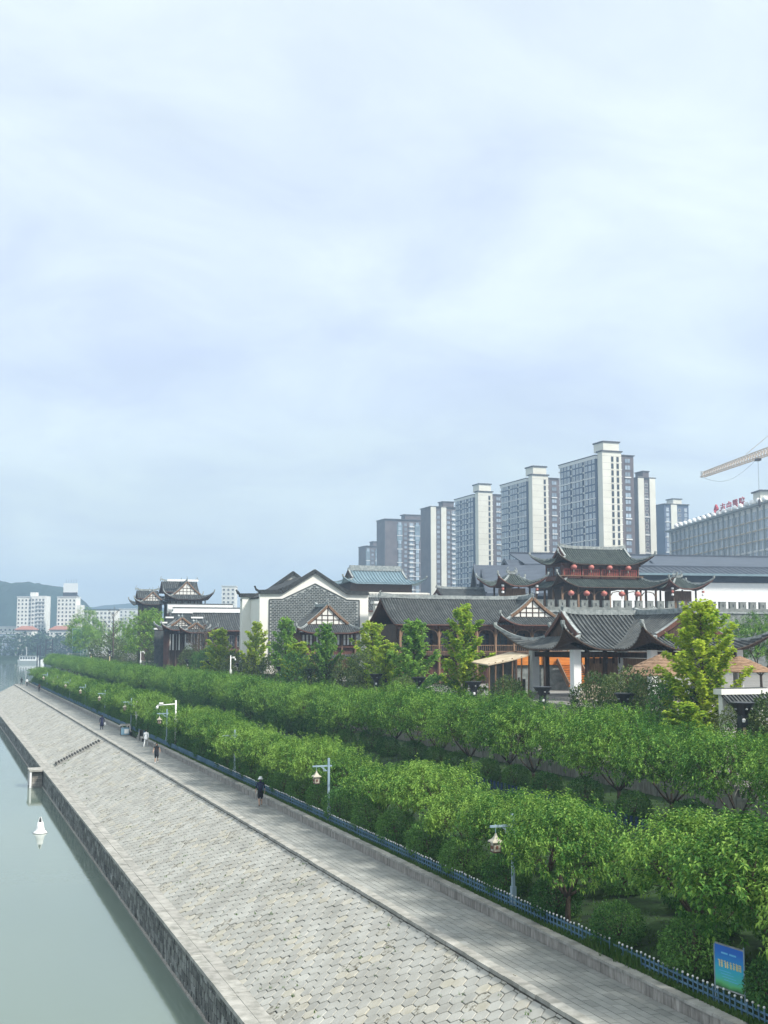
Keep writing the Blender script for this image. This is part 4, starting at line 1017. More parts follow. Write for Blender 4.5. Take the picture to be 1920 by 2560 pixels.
def turret(x, y, lab, s_=1.0):
    tu = empty('corner_turret', (0, 0, 0)); tag(tu, lab, 'turret', 'corner turrets on the city wall')
    roof(tu, 6.0 * s_, 5.4 * s_, 17.9, 19.6, 2.4 * s_, 1.35, 2.6, TR(x, y), tile='tilegreen', rib=.34, gable=False, wood='timberred', fin=.9, rw=.26)
    for dx in (-1.9, 1.9):
        for dy in (-1.7, 1.7): column(tu, x + dx * s_, y + dy * s_, 14.4, 17.9, .14, 'timber')
    for dx in (-2.6, 2.6):
        for k in range(3): MB().lathe([(.05, -.16), (.2, -.12), (.2, .12), (.05, .16)], 8, (x + dx * s_, y - 2.5 * s_, 17.9 - k * .45)).build('hanging_lamp', M['lanternred' if k % 2 else 'white'], tu)
    MB().box(x - 1.5 * s_, x + 1.5 * s_, y - 1.2 * s_, y + 1.2 * s_, 14.4, 17.6).build('wall', M['timberlight'], tu)
turret(74.3, 150.5, 'small roofed turret on the wall left of the gate tower'); turret(101.3, 150.5, 'small roofed turret on the wall right of the gate tower')

# ---- 6. big modern halls behind
hl = empty('exhibition_hall', (168, 236, 0), R(-8)); tag(hl, 'wide modern hall with dark slate roof and white wall behind the gate tower', 'building')
mb = MB(); mb.sheet([[(-44, -3, 25.6), (44, -3, 25.6)], [(-44, 4.2, 27.6), (44, 4.2, 27.6)]], .3); mb.build('roof_slope', M['slate'], hl)
mb = MB(); mb.sheet([[(-44.2, 4.0, 27.9), (44.2, 4.0, 27.9)], [(-44.2, 15, 31.0), (44.2, 15, 31.0)]], .3); mb.build('roof_slope', M['slate'], hl)
MB().box(-44.3, 44.3, -3.3, -2.9, 25.2, 25.7).build('gutter', M['bluetile'], hl)
MB().box(-43.5, 43.5, -1.5, 14, 23.7, 25.6).build('fascia', M['navy'], hl)
MB().box(-43.3, 43.3, -1.2, 14, PZ, 23.7).build('wall', M['white'], hl)
MB().box(-44.2, 44.2, 14.6, 15.2, 30.9, 31.3).build('ridge', M['slate'], hl)
for i in range(60):
    x = -43.3 + i * 1.46; MB().bar((x, -3, 25.68), (x, 4.2, 27.68), .10, .10).build('standing_seam', M['slate'], hl)
MB().box(-30, -24, -3.6, -3.3, 25.5, 25.75).build('light_strip', M['white'], hl)
gh = empty('grey_gabled_hall', (0, 0, 0)); tag(gh, 'modern hall with steep blue-grey gabled roofs left of the gate tower', 'building')
def plain_gable(root, x0, x1, yr, zr_, ze__, half, mt='slate', rz_=0, cx_=0, cy__=0):
    T_ = TR(cx_, cy__, rz_)
    for s_ in (-1, 1):
        mb = MB(T_); mb.sheet([[(x0, s_ * half, ze__), (x1, s_ * half, ze__)], [(x0, 0, zr_), (x1, 0, zr_)]] if s_ < 0 else [[(x1, half, ze__), (x0, half, ze__)], [(x1, 0, zr_), (x0, 0, zr_)]], .5); mb.build('roof_slope', M[mt], root)
    for x, d in ((x0, 1), (x1, -1)):
        mb = MB(T_); p = [(x + d * .8, -half + .8, ze__ - .2), (x + d * .8, half - .8, ze__ - .2), (x + d * .8, 0, zr_ - .5)]; mb.face(p); mb.build('gable', M['navy'], root)
        for s_ in (-1, 1): MB(T_).bar((x + d * .1, s_ * half, ze__ - .1), (x + d * .1, 0, zr_ - .05), .35, .8).build('rake_board', M['bluetile'] if mt == 'bluetile' else M['slate'], root)
plain_gable(gh, -11, 16, 0, 26.0, 21.4, 9, 'slate', R(-20), 114, 224)
plain_gable(gh, -8, 14, 0, 24.0, 19.2, 9, 'slate', R(-20), 106, 210)
plain_gable(gh, -6, 30, 0, 29.0, 24.2, 9, 'slate', R(-10), 128, 250)
for x, y, h in ((114, 224, 21.3), (106, 210, 19.1), (136, 250, 24.1)): MB(TR(x, y, R(-20))).box(-8, 12, -7, 7, PZ, h).build('wall', M['navy'], gh)
tl = empty('blue_roofed_hall', (0, 0, 0)); tag(tl, 'hall with pale blue-green hipped roof and cream balcony band', 'building')
roof(tl, 17.5, 11, 22.5, 25.4, 2.6, 1.3, 3.4, TR(88.5, 246), tile='bluetile', rib=.7, gframe=False, wood='bluetile', rw=.4)
for o_ in tl.children:
    if o_.name.startswith('roof_slope'): o_.data.materials[0] = M['bluetile']
MB().box(82.6, 94.3, 245.7, 246.3, 25.5, 26.6).build('ridge_wall', M['ridge'], tl)
MB().box(81.5, 95.5, 242, 250, 20.6, 22.6).build('upper_wall', M['timber'], tl)
MB().box(79.5, 98.5, 240, 252, PZ, 20.6).build('wall', M['cream'], tl)
for i in range(13): lattice_window(tl, 80.1 + i * 1.42, 81.1 + i * 1.42, 240.0, 17.6, 18.9, 'cream', 'glassdark', 2, 1)
mb = MB(); mb.box(79.3, 98.7, 239.6, 239.9, 20.3, 20.5); mb.box(79.3, 98.7, 239.6, 239.9, 19.4, 19.6)
for i in range(28): mb.box(79.5 + i * .7, 79.75 + i * .7, 239.65, 239.85, 19.6, 20.3)
mb.build('balustrade', M['cream'], tl)
# low grey roofs between the halls
for nm, X, Y, Ln_, W_, ze__, zr_, lab in (('low_tiled_house', 72.5, 190, 14, 8, 15.3, 17.6, 'low grey tiled house behind the long gallery'), ('low_tiled_house', 96, 215, 12, 8, 18.6, 20.4, 'low grey tiled house beside the blue-roofed hall'), ('low_tiled_house', 66, 168, 8, 7, 13.0, 15.6, 'small grey tiled house right of the brick gable')):
    h_ = empty(nm, (0, 0, 0)); tag(h_, lab, 'house'); roof(h_, Ln_, W_, ze__, zr_, .01, 0, 3, TR(X, Y), rib=.4, ends=(0, 0), th=.2)
    MB().box(X - Ln_ / 2 + .5, X + Ln_ / 2 - .5, Y - W_ / 2 + .6, Y + W_ / 2 - .6, PZ, ze__).build('wall', M['plaster'], h_)

# ---- 7. old-street houses at the left
ls = empty('long_street_house', (0, 0, 0)); tag(ls, 'dark timber street house with long tile roof and double white ridge', 'house')
roof(ls, 15.5, 11, 12.4, 16.0, .01, 0, 3, TR(50.4, 240.5), rib=.45, ends=(0, 0), th=.25)
MB().box(43.5, 58.2, 240.1, 240.9, 16.0, 16.9).build('ridge_wall', M['white'], ls); MB().box(43.5, 58.2, 240.0, 241.0, 16.9, 17.05).build('ridge_cap', M['tile'], ls)
MB().box(44.5, 58.4, 252, 252.8, 16.5, 18.0).build('ridge_wall', M['white'], ls); MB().box(44.5, 58.4, 251.9, 252.9, 18.0, 18.15).build('ridge_cap', M['tile'], ls)
MB().box(43.2, 57.8, 236.5, 246, PZ, 12.5).build('body', M['timber'], ls)
for i in range(8): column(ls, 43.4 + i * 2.0, 236.0, PZ, 12.4, .14, 'timberred')
for i in range(7): lattice_window(ls, 43.7 + i * 2, 45.1 + i * 2, 236.5, 9.2, 11.4, 'ridge', 'glassdark', 3, 3)
beam(ls, (43, 236, 8.6), (58, 236, 8.6), .25, .3, 'timberred')
on = empty('ornate_street_pavilion', (0, 0, 0)); tag(on, 'narrow ornate timber pavilion with upturned eaves and white fretwork panels', 'pavilion')
roof(on, 6.6, 7.2, 12.4, 14.6, 1.5, 1.1, 2.0, TR(42.8, 228.6, R(90)), rib=.36, fin=.9)
roof(on, 5.6, 6.0, 11.9, 13.6, 1.4, 1.1, 2.0, TR(45.0, 225.6, R(90)), rib=.36, fin=.9)
MB().box(40.4, 46.6, 227, 232, TZ, 12.4).build('body', M['timber'], on)
for i in range(11): MB().box(40.5 + i * .58, 40.72 + i * .58, 226.9, 227.0, 8.6, 11.6).build('fretwork_panel', M['white'], on)
for i in range(6): column(on, 40.4 + i * 1.24, 226.6, TZ, 12.3, .12, 'timber')
MB().box(43.6, 44.8, 226.4, 226.8, 8.7, 10.0).build('air_conditioner', M['white'], on)
for y_ in range(5): column(on, 40.3, 227.2 + y_ * 1.1, TZ, 12.3, .12, 'timberred')
hw = empty('stepped_white_wall', (0, 0, 0)); tag(hw, 'grey stepped gable wall with white capped steps', 'wall')
for i, (x0, x1, zt) in enumerate(((34.6 + 4.2, 40.0, 12.8), (40.0, 41.0, 14.0), (41.0, 42.2, 15.0), (42.2, 45.9, 16.0), (45.9, 48, 15.0))):
    MB().box(x0, x1, 246.2 if x0 > 46 else 233.4, 246.7 if x0 > 46 else 233.9, PZ if x0 > 46 else TZ, zt - .3).build('wall_panel', M['brick'], hw)
    MB().box(x0 - .15, x1 + .15, 246.0 if x0 > 46 else 233.2, 246.9 if x0 > 46 else 234.1, zt - .3, zt).build('wall_cap', M['white'], hw)
fp = empty('far_street_tower', (0, 0, 0)); tag(fp, 'far dark timber tower with white gable and upturned roof above the street', 'pavilion')
roof(fp, 11.5, 10.4, 20.4, 24.6, 1.9, 1.6, 3.0, TR(56.2, 296, R(90)), rib=.5, fin=1.3, wood='timber', a=.5)
roof(fp, 9.0, 7, 22.3, 25.0, .01, 0, 3, TR(55.7, 300), rib=.5, ends=(0, 0), fin=1.2)
MB().box(51.9, 59.6, 295.4, 296.2, 24.9, 25.4).build('ridge_wall', M['white'], fp)
MB().box(52.2, 60.2, 293, 301, PZ, 20.5).build('body', M['timber'], fp)
for i in range(6): column(fp, 51.6 + i * 1.8, 291.6, 16.5, 20.4, .14, 'timber')
for i in range(5): lattice_window(fp, 52.4 + i * 1.5, 53.6 + i * 1.5, 293, 18.2, 20.0, 'timber', 'ridge', 3, 1)
MB().box(51.3, 61.0, 291.4, 291.6, 16.9, 17.6).build('balcony_rail', M['ridge'], fp); MB().box(51.3, 61.0, 291.4, 293, 16.4, 16.6).build('balcony_floor', M['timber'], fp)
roof(fp, 8, 8.0, 19.2, 22.2, 1.6, 1.3, 2.6, TR(48.8, 300, R(90)), rib=.5, fin=1.2, wood='timber', a=.5)
roof(fp, 5.5, 5, 20.8, 22.8, .01, 0, 3, TR(48.5, 304), rib=.5, ends=(0, 0), fin=1.2)
MB().box(46.2, 51.2, 298, 304, PZ, 19.2).build('body', M['timber'], fp)
for i in range(4): lattice_window(fp, 46.4 + i * 1.2, 47.4 + i * 1.2, 298, 17.0, 18.8, 'timber', 'glassdark', 3, 1)

# ------------------------------------------------------------------ residential towers
def win_mesh(w_, h_, gl, fr='band', cross=True, sill=False):
    """faces -Y, origin at lower centre"""
    mb = MB(); mb.box(-w_ / 2, w_ / 2, -.06, .0, 0, h_, 1); f = .12
    mb.box(-w_ / 2 - f, w_ / 2 + f, -.14, 0, -f, 0, 0); mb.box(-w_ / 2 - f, w_ / 2 + f, -.14, 0, h_, h_ + f, 0)
    mb.box(-w_ / 2 - f, -w_ / 2, -.14, 0, 0, h_, 0); mb.box(w_ / 2, w_ / 2 + f, -.14, 0, 0, h_, 0)
    if cross: mb.box(-.05, .05, -.12, -.05, 0, h_, 0)
    if sill: mb.box(-w_ / 2 - .3, w_ / 2 + .3, -.55, 0, -.45, -.12, 2)
    return mb.mesh('window', [M[fr], M[gl], M['band']])
WM = dict(slit=win_mesh(.85, 2.0, 'glassdark', 'cap', False), blue=win_mesh(1.5, 1.9, 'glassblue', 'band', True), wide=win_mesh(2.6, 1.8, 'glassblue', 'towerdark', True), brown=win_mesh(1.7, 1.7, 'glassblue', 'towerdark', True), tall=win_mesh(2.0, 2.4, 'glassblue', 'bluetile', True), dark=win_mesh(1.4, 1.5, 'glassdark', 'band', True), small=win_mesh(1.3, 1.4, 'glassdark', 'cream', False), bay=win_mesh(2.3, 2.1, 'glassblue', 'band', True))
def put(root, k, x, y, z, side):   # side 'f' faces -Y, 'l' faces -X
    o_ = obj('window', WM[k], root, (x, y, z))
    if side == 'l': o_.rotation_euler = (0, 0, R(-90))
    return o_
def tower(x0, y0, wf, wr, ly, ztop, zvis, lab, fl=3.0, side_bays=3, pent=True):
    """slab block: cream stair front with slit windows, brown bay wing to its right, three dark bays on the river side"""
    tw = empty('residential_tower', (x0, y0, 0)); tag(tw, lab, 'tower block', 'residential towers behind the old street')
    MB().box(.4, wf + wr - .1, 3.0, ly, 0, ztop - 2.2).build('core', M['towerblue'], tw)
    MB().box(0, wf, 0, 4, 0, ztop).build('stair_front', M['towerwall'], tw)
    MB().box(wf, wf + wr, 1.2, 5, 0, ztop - 1.2).build('brown_wing', M['towerdark'], tw)
    bl = (ly - 4) / side_bays; zs = []
    z = ztop - 4.2
    while z > zvis: zs.append(z); z -= fl
    for i in range(side_bays):
        ya = 4 + i * bl
        MB().box(-.7, .5, ya + .9, ya + bl - .9, 0, ztop - 2.6).build('side_bay', M['towerblue'], tw)
        MB().box(-.3, .5, ya + bl - .9, ya + bl + .3, 0, ztop - 1.2).build('pilaster', M['band'], tw)
        nw = 3 if bl > 9 else 2
        for j in range(nw):
            yy = ya + .9 + (bl - 1.8) * (j + .5) / nw
            for z in zs: put(tw, 'blue', -.7, yy, z, 'l')
        for k, z in enumerate(zs):
            if k % 3 == 2: MB().box(-1.0, -.7, ya + 1.0, ya + bl - 1.0, z - .75, z - .3).build('band', M['band'], tw)
            MB().box(-.75, -.3, ya + bl - .35, ya + bl + .75, z - .5, z + .1).build('balcony_slab', M['band'], tw)
    for k, z in enumerate(zs):
        for f in ((.52, .80) if wf > 9 else (.78,)): put(tw, 'slit', wf * f, 0, z, 'f')
        if wr > 1: 
            put(tw, 'wide' if wr > 4 else 'brown', wf + wr * .55, 1.2, z, 'f')
            MB().box(wf - .1, wf + .5, .4, 1.2, z - .35, z + .05).build('balcony_slab', M['band'], tw)
            if k % 3 == 2: MB().box(wf + wr * .55 - 1.5, wf + wr * .55 + 1.5, .7, 1.2, z - .7, z - .2).build('band', M['band'], tw)
        MB().box(-.02, wf + .02, -.03, .0, z + 2.35, z + 2.40).build('joint_line', M['cap'], tw)
    MB().box(-.5, wf + .5, -.5, 4.4, ztop, ztop + .5).build('cornice', M['cap'], tw)
    MB().box(-.9, wf + wr + .4, 4.4, ly + .4, ztop - 2.6, ztop - 1.3).build('parapet', M['band'], tw)
    MB().box(-1.1, wf + wr + .6, 4.4, ly + .6, ztop - 1.3, ztop - .9).build('coping', M['cap'], tw)
    MB().box(wf, wf + wr + .5, 0.8, 4.4, ztop - 1.2, ztop - .8).build('coping', M['cap'], tw)
    if pent:
        MB().box(wf * .12, wf * .95, 1, 9, ztop + .5, ztop + 4.2).build('penthouse', M['towerwall'], tw); MB().box(wf * .08, wf * 1.0, .6, 9.4, ztop + 4.2, ztop + 4.8).build('penthouse_cap', M['cap'], tw)
    return tw
tower(264.5, 447, 9.4, 6.8, 37, 91.3, 46, 'nearest and tallest cream and slate-blue tower block behind the gate tower')
tower(269.4, 522, 8.8, 7.0, 34, 91.0, 38, 'second nearest cream and slate tower block, left of the tallest')
tower(272.5, 592, 8.6, 7.5, 30, 91.0, 34, 'third tower block, left of the second, with blank cream front')
def slab(x0, y0, cols, ztop, zvis, lab, pw=3.6, body='towerdark', depth_=16, white=()):
    tw = empty('residential_tower', (x0, y0, 0)); tag(tw, lab, 'tower block', 'residential towers behind the old street')
    W_ = len(cols) * pw; MB().box(0, W_, 0, depth_, 0, ztop).build('body', M[body], tw)
    z = ztop - 4.0; k = 0; zs = []
    while z > zvis: zs.append(z); z -= 3.0
    for i, c in enumerate(cols):
        if c == 'w': MB().box(i * pw, (i + 1) * pw, -.6, 0, 0, ztop + .6).build('white_pier', M['towerwall'], tw); continue
        if c == '-': continue
        if c == 'tall': MB().box(i * pw + .3, (i + 1) * pw - .3, -.3, 0, ztop - 14, ztop - 3).build('glass_bay', M['bluetile'], tw)
        for k, z in enumerate(zs):
            put(tw, c, (i + .5) * pw, -.3 if c == 'tall' else 0, z, 'f')
            if k % 3 == 2 and c != 'brown': MB().box(i * pw + .2, (i + 1) * pw - .2, -.5, 0, z - .7, z - .25).build('band', M['band'], tw)
            if c == 'bay': MB().box(i * pw + .3, (i + 1) * pw - .3, -1.1, 0, z - .8, z - .15).build('balcony', M['band'], tw)
    MB().box(-.4, W_ + .4, -.7, depth_ + .4, ztop, ztop + .5).build('coping', M['cap'], tw)
    MB().box(W_ * .45, W_ * .8, 2, 9, ztop + .5, ztop + 3.6).build('penthouse', M[body] if body != 'towerblue' else M['towerwall'], tw); MB().box(W_ * .42, W_ * .83, 1.6, 9.4, ztop + 3.6, ztop + 4.1).build('penthouse_cap', M['cap'], tw)
    return tw
slab(277.0, 671, ['w', 'brown', 'w', 'brown', 'bay', 'wide'], 91.0, 34, 'fourth tower block with white balconies and white piers', 3.4, 'towerdark')
slab(273.6, 742, ['-', '-', 'tall', 'brown', 'bay', 'tall', 'brown', 'tall'], 90.0, 34, 'brown tower block with blue glass bays at the left end of the row', 4.2, 'towerdark')
slab(291.0, 830, ['tall', 'brown', 'tall', 'brown'], 79.0, 34, 'lower brown tower block at the far left of the row', 3.6, 'towerdark')
slab(324.0, 514, ['w', 'dark', 'w'], 91.0, 46, 'narrow cream tower with brown window strip right of the tallest', 3.3, 'towerdark')
t0 = slab(400.0, 606, ['blue', 'w', 'dark', 'blue'], 90.5, 60, 'distant cream and slate tower beside the hospital', 4.2, 'towerblue')

# ------------------------------------------------------------------ hospital with red roof letters
hsp = empty('hospital', (0, 0, 0)); tag(hsp, 'long grey hospital block with window bands and red rooftop lettering', 'hospital')
a0 = Vector((*cw(149, 625), 0)); a1 = Vector((*cw(158.6, 478), 0)); dirv = (a1 - a0); Lh = dirv.length; ang = math.atan2(dirv.y, dirv.x)
hsp.location = a0; hsp.rotation_euler = (0, 0, ang)   # local x runs towards the camera end; the facade faces -local y
MB().box(0, Lh, 0, 22, 0, 66.5).build('body', M['cream'], hsp)
nb = 20; bw = (Lh - 8) / nb
HW = win_mesh(bw * .38, 3.3, 'glassblue', 'band', True)
for fl_ in range(5):
    z = 61.6 - fl_ * 4.3
    for i in range(nb):
        for h_ in (.28, .74): obj('window', HW, hsp, (6 + (i + h_) * bw, 0, z - .6))
    MB().box(3, Lh, -.5, 0, z - 1.35, z - .95).build('floor_band', M['awning'] if fl_ < 3 else M['band'], hsp)
for i in range(nb + 1): MB().box(6 + i * bw - .3, 6 + i * bw + .3, -.7, 0, 38, 66).build('mullion', M['ridge'], hsp)
MB().box(-1, Lh + 2, -2.2, 23, 66.5, 67.1).build('eave', M['ridge'], hsp)
mb = MB(); mb.sheet([[(-1, -2.2, 67.1), (Lh + 2, -2.2, 67.1)], [(-1, 5, 69.0), (Lh + 2, 5, 69.0)]], .2); mb.build('roof_slope', M['ridge'], hsp)
for i in range(19): MB().lathe([(1.1, 0), (1.2, .8), (.9, 1.6), (.3, 2.0)], 10, (14 + i * 7, -.4, 67.7)).build('roof_vent', M['white'], hsp, True)
MB().box(22, 60, 8, 16, 67, 71.5).build('roof_house', M['cream'], hsp); MB().box(21, 61, 7.4, 16.6, 71.5, 72.1).build('roof_house_cap', M['ridge'], hsp)
MB().box(114, 122, 2, 12, 67, 73).build('roof_house', M['towerwall'], hsp); MB().box(113, 123, 1.4, 12.6, 73, 73.6).build('roof_house_cap', M['cap'], hsp)
for i, ch in enumerate('市中醫院'):
    cd = bpy.data.curves.new('letter', 'FONT'); cd.body = ch; cd.size = 4.2; cd.extrude = .2; cd.align_x = 'CENTER'
    to = bpy.data.objects.new('letter_curve', cd); col.objects.link(to)
    bpy.context.view_layer.update()
    me = bpy.data.meshes.new_from_object(to.evaluated_get(bpy.context.evaluated_depsgraph_get())); me.materials.clear(); me.materials.append(M['rednames'])
    bpy.data.objects.remove(to)
    lo = obj('roof_letter', me, hsp, (78.5 + i * 8.0, 1.2, 69.3)); lo.rotation_euler = (R(90), 0, 0); lo.scale = (1.6, 1.0, 1)
    for s_ in (-2, 2): MB().bar((78.5 + i * 8 + s_ * .6, 1.5, 67.5), (78.5 + i * 8 + s_ * .6, 1.5, 72.5), .12).build('letter_strut', M['cap'], hsp)
mb = MB(); q = [(0, 2.2), (2.4, 0), (0, -2.2), (-2.4, 0)]
for (ax, az), (bx_, bz) in zip(q, q[1:] + q[:1]): mb.bar((69.5 + ax, 1.2, 71 + az), (69.5 + bx_, 1.2, 71 + bz), .3, .8, up=(0, 1, 0))
mb.box(69.1, 69.9, 1.0, 1.4, 69.9, 72.1); mb.build('roof_emblem', M['rednames'], hsp)
MB().box(Lh - 4, Lh + .4, -1.3, -.9, 55, 66).build('scaffold_panel', M['orange'], hsp); MB().box(Lh - 4, Lh + .4, -1.3, -.9, 36, 55).build('scaffold_net', M['green'], hsp)
for i in range(5): MB().box(Lh - 4 + i * 1.1 - .1, Lh - 4 + i * 1.1 + .1, -1.5, -1.3, 36, 68).build('scaffold_pole', M['timberlight'], hsp)

# ------------------------------------------------------------------ tower crane
crn = empty('tower_crane', (0, 0, 0)); tag(crn, 'pale orange lattice jib of a tower crane reaching in from the right', 'crane')
tip = Vector((*cw(133, 497), 78.2)); rt = Vector((*cw(146, 405), 78.4)); dj = (rt - tip).normalized(); up = Vector((0, 0, 1)); sd = dj.cross(up).normalized(); Lj = (rt - tip).length
def jp(s_, u_, w_): return tip + dj * s_ + up * u_ + sd * w_
for u_, w_ in ((0, -.9), (0, .9)): MB().bar(jp(0, u_, w_), jp(Lj, u_, w_), .35).build('chord', M['craneyellow'], crn)
ht = lambda s_: 2.0 + 1.2 * min(1, s_ / Lj)
MB().bar(jp(1.5, 2.0, 0), jp(Lj, 3.2, 0), .35).build('chord', M['craneyellow'], crn)
n_ = 38
for i in range(n_):
    s0 = 1 + (Lj - 2) * i / n_; s1 = 1 + (Lj - 2) * (i + .5) / n_; s2 = 1 + (Lj - 2) * (i + 1) / n_; mb = MB()
    for w_ in (-.9, .9): mb.bar(jp(s0, 0, w_), jp(s1, ht(s1), 0), .2); mb.bar(jp(s1, ht(s1), 0), jp(s2, 0, w_), .2)
    mb.bar(jp(s0, 0, -.9), jp(s2, 0, .9), .15); mb.build('lattice_brace', M['craneyellow'], crn)
MB().bar(jp(0, -.2, 0), jp(0, 2.4, 0), .6, 1.6).build('jib_end', M['band'], crn)
mast = tip + dj * Lj
for sx, sy_ in ((-1, -1), (-1, 1), (1, 1), (1, -1)): MB().bar((mast.x + sx, mast.y + sy_, -1.6), (mast.x + sx, mast.y + sy_, 92), .3).build('mast_leg', M['craneyellow'], crn)
for i in range(30):
    z = i * 3; mb = MB(); c4 = [(mast.x + a_, mast.y + b_) for a_, b_ in ((-1, -1), (1, -1), (1, 1), (-1, 1))]
    for k in range(4): mb.bar((*c4[k], z), (*c4[(k + 1) % 4], z + 3), .15)
    mb.build('mast_brace', M['craneyellow'], crn)
MB().bar((mast.x, mast.y, 92), jp(Lj * .45, 3.0, 0), .12).build('tie_rod', M['craneyellow'], crn)
tr_ = jp(Lj * .56, -.6, 0); mb = MB(); mb.bar(tr_ - dj * 1.2, tr_ + dj * 1.2, 1.6, .8); mb.build('trolley', M['timber'], crn)
MB().bar(tr_, tr_ - up * 15, .08).build('hoist_rope', M['cap'], crn); MB().lathe([(.15, 0), (.5, .8), (.5, 2.6), (.15, 3.4)], 8, tuple(tr_ - up * 18)).build('hook_block', M['cap'], crn)
pts = [jp(Lj * f, -.2 - 4.5 * math.sin(math.pi * min(1, f / .55)), 0) for f in [i / 20 * .55 for i in range(21)]]
MB().tube(pts, .05, 4).build('slack_cable', M['cap'], crn)

# ------------------------------------------------------------------ buildings across the river
def far_block(a, d, w_, h_, nx, nz, lab, base_=-1.6, depth_=14, wall='cream', kind='small', roofc=None, cat='building', name='far_building'):
    X, Y = cw(a, d); b_ = empty(name, (X, Y, base_), -YAW); tag(b_, lab, cat, 'buildings across the river')
    MB().box(0, w_, 0, depth_, 0, h_).build('wall', M[wall], b_)
    for i in range(nx):
        for k in range(nz):
            o_ = obj('window', WM[kind], b_, ((i + .5) * w_ / nx, 0, h_ - 3.2 - k * 3.1))
    MB().box(-.4, w_ + .4, -.4, depth_ + .4, h_, h_ + .6).build('roof_slab', M[roofc or 'band'], b_)
    return b_
fb = lambda u, d: (u - 960) / 3000 * d
tA = far_block(fb(45, 985), 985, 12, 47, 4, 11, 'left cream high-rise across the river below the wooded hill')
MB().box(12, 23.5, -1.5, 14, 0, 48).build('wing', M['plaster'], tA)
for i in range(4):
    for k in range(11): obj('window', WM['dark'], tA, (13.5 + i * 2.8, -1.5, 44 - k * 3.1))
for k in range(11): MB().box(16.2, 23.2, -2.6, -1.5, 43.2 - k * 3.1, 43.8 - k * 3.1).build('balcony', M['band'], tA)
MB().box(10, 15, 2, 8, 48, 51).build('penthouse', M['cream'], tA)
tB = far_block(fb(145, 960), 960, 15, 46, 5, 11, 'cream high-rise across the river carrying a white rooftop billboard', kind='small')
MB().box(3.5, 14.5, 3, 6, 46.6, 50.5).build('frame', M['cap'], tB); MB().box(5.2 - 1, 15.6, 1.5, 2.4, 50.0, 57.3).build('billboard', M['white'], tB)
for i in range(5): MB().box(6 + i * 2, 6.15 + i * 2, 2.4, 2.6, 57.3, 60.2).build('antenna', M['cap'], tB)
MB().box(15, 18.5, 2, 14, 0, 40).build('wing', M['plaster'], tB)
far_block(fb(-40, 1000), 1000, 42, 23, 12, 4, 'long low cream building at the left edge across the river')
far_block(fb(0, 960), 960, 16, 17, 5, 3, 'pale blue-glazed low block on the far bank', wall='glassblue', kind='dark')
far_block(fb(212, 880), 880, 23, 34, 8, 6, 'white office block with grey slab roof across the river', roofc='slate', kind='dark')
far_block(fb(300, 1100), 1100, 20, 40, 5, 6, 'pale distant apartment block right of the far office block', wall='plaster', kind='dark')
far_block(fb(345, 1250), 1250, 24, 36, 6, 6, 'faint distant apartment block left of the far street tower', wall='plaster', kind='dark')
far_block(fb(555, 900), 900, 10, 52, 3, 5, 'faint slim distant building above the street roofs', wall='plaster', kind='dark')
for u, d, w_, h_, lab in ((44, 945, 13, 13.5, 'cream villa with red hipped roof at the left on the far bank'), (128, 940, 14, 13.5, 'cream villa with red hipped roof below the billboard tower')):
    b_ = far_block(fb(u, d), d, w_, h_ + 6, 4, 3, lab, name='far_villa', cat='villa', roofc='terracotta')
    mb = MB(); mb.hexa([(-1.2, -1.2, h_ + 6.6), (w_ + 1.2, -1.2, h_ + 6.6), (w_ + 1.2, 15.2, h_ + 6.6), (-1.2, 15.2, h_ + 6.6), (3, 5, h_ + 9.6), (w_ - 3, 5, h_ + 9.6), (w_ - 3, 9, h_ + 9.6), (3, 9, h_ + 9.6)]); mb.build('roof', M['terracotta'], b_)
# white boats moored by the far end, dock frame, net screen
bo = empty('white_ferry', (55.5, 815, WZ), R(-20)); bo.scale = (1.3, 1.3, 1.3); tag(bo, 'white ferry boat moored beyond the end of the promenade', 'boat')
mb = MB(); sec = [(-6, 1.6, 1.9), (-4, 2.0, 1.5), (4, 2.0, 1.5), (5.6, 1.2, 1.9), (6.8, .1, 2.6)]
mb.sheet([[(x, -w_ * .6, 0), (x, -w_, h_), (x, w_, h_), (x, w_ * .6, 0)] for x, w_, h_ in sec]); mb.build('hull', M['white'], bo)
MB().box(-5, 3.5, -1.7, 1.7, 1.5, 3.7).build('cabin', M['white'], bo); MB().box(-5.4, 4.0, -1.9, 1.9, 3.7, 3.9).build('cabin_roof', M['ridge'], bo)
for i in range(6): MB().box(-4.6 + i * 1.3, -3.7 + i * 1.3, -1.74, -1.7, 2.2, 3.3).build('window', M['glassdark'], bo)
MB().bar((-2, 0, 3.9), (-2, 0, 8), .2).build('mast', M['white'], bo)
df = empty('dock_frame', (43, 640, WZ)); tag(df, 'tall black steel dock frame above the white boat', 'dock frame')
for x in (8.0, 11.2): MB().box(x - .25, x + .25, -.2, .2, 0, 15.2).build('post', M['black'], df)
for z in (15.2, 10.5, 7): MB().box(7.8, 11.4, -.2, .2, z - .25, z + .25).build('crossbar', M['black'], df)
for x in (3.9, 5.2): MB().box(x - .3, x + .3, -.2, .2, 0, 12.5).build('mooring_pile', M['black'], df)
ns_ = empty('net_screen', (38.9, 388, TZ - .8)); tag(ns_, 'tall green net screen on thin posts at the far end of the terrace', 'screen')
for x in (0, 2.6, 5.2): MB().box(x - .06, x + .06, -.06, .06, 0, 12).build('post', M['bluepole'], ns_)
mn = bpy.data.materials.new('green_net'); mn.use_nodes = True; tt = mn.node_tree; tb_ = tt.nodes.new('ShaderNodeBsdfTransparent'); mm_ = tt.nodes.new('ShaderNodeMixShader'); mm_.inputs[0].default_value = .45
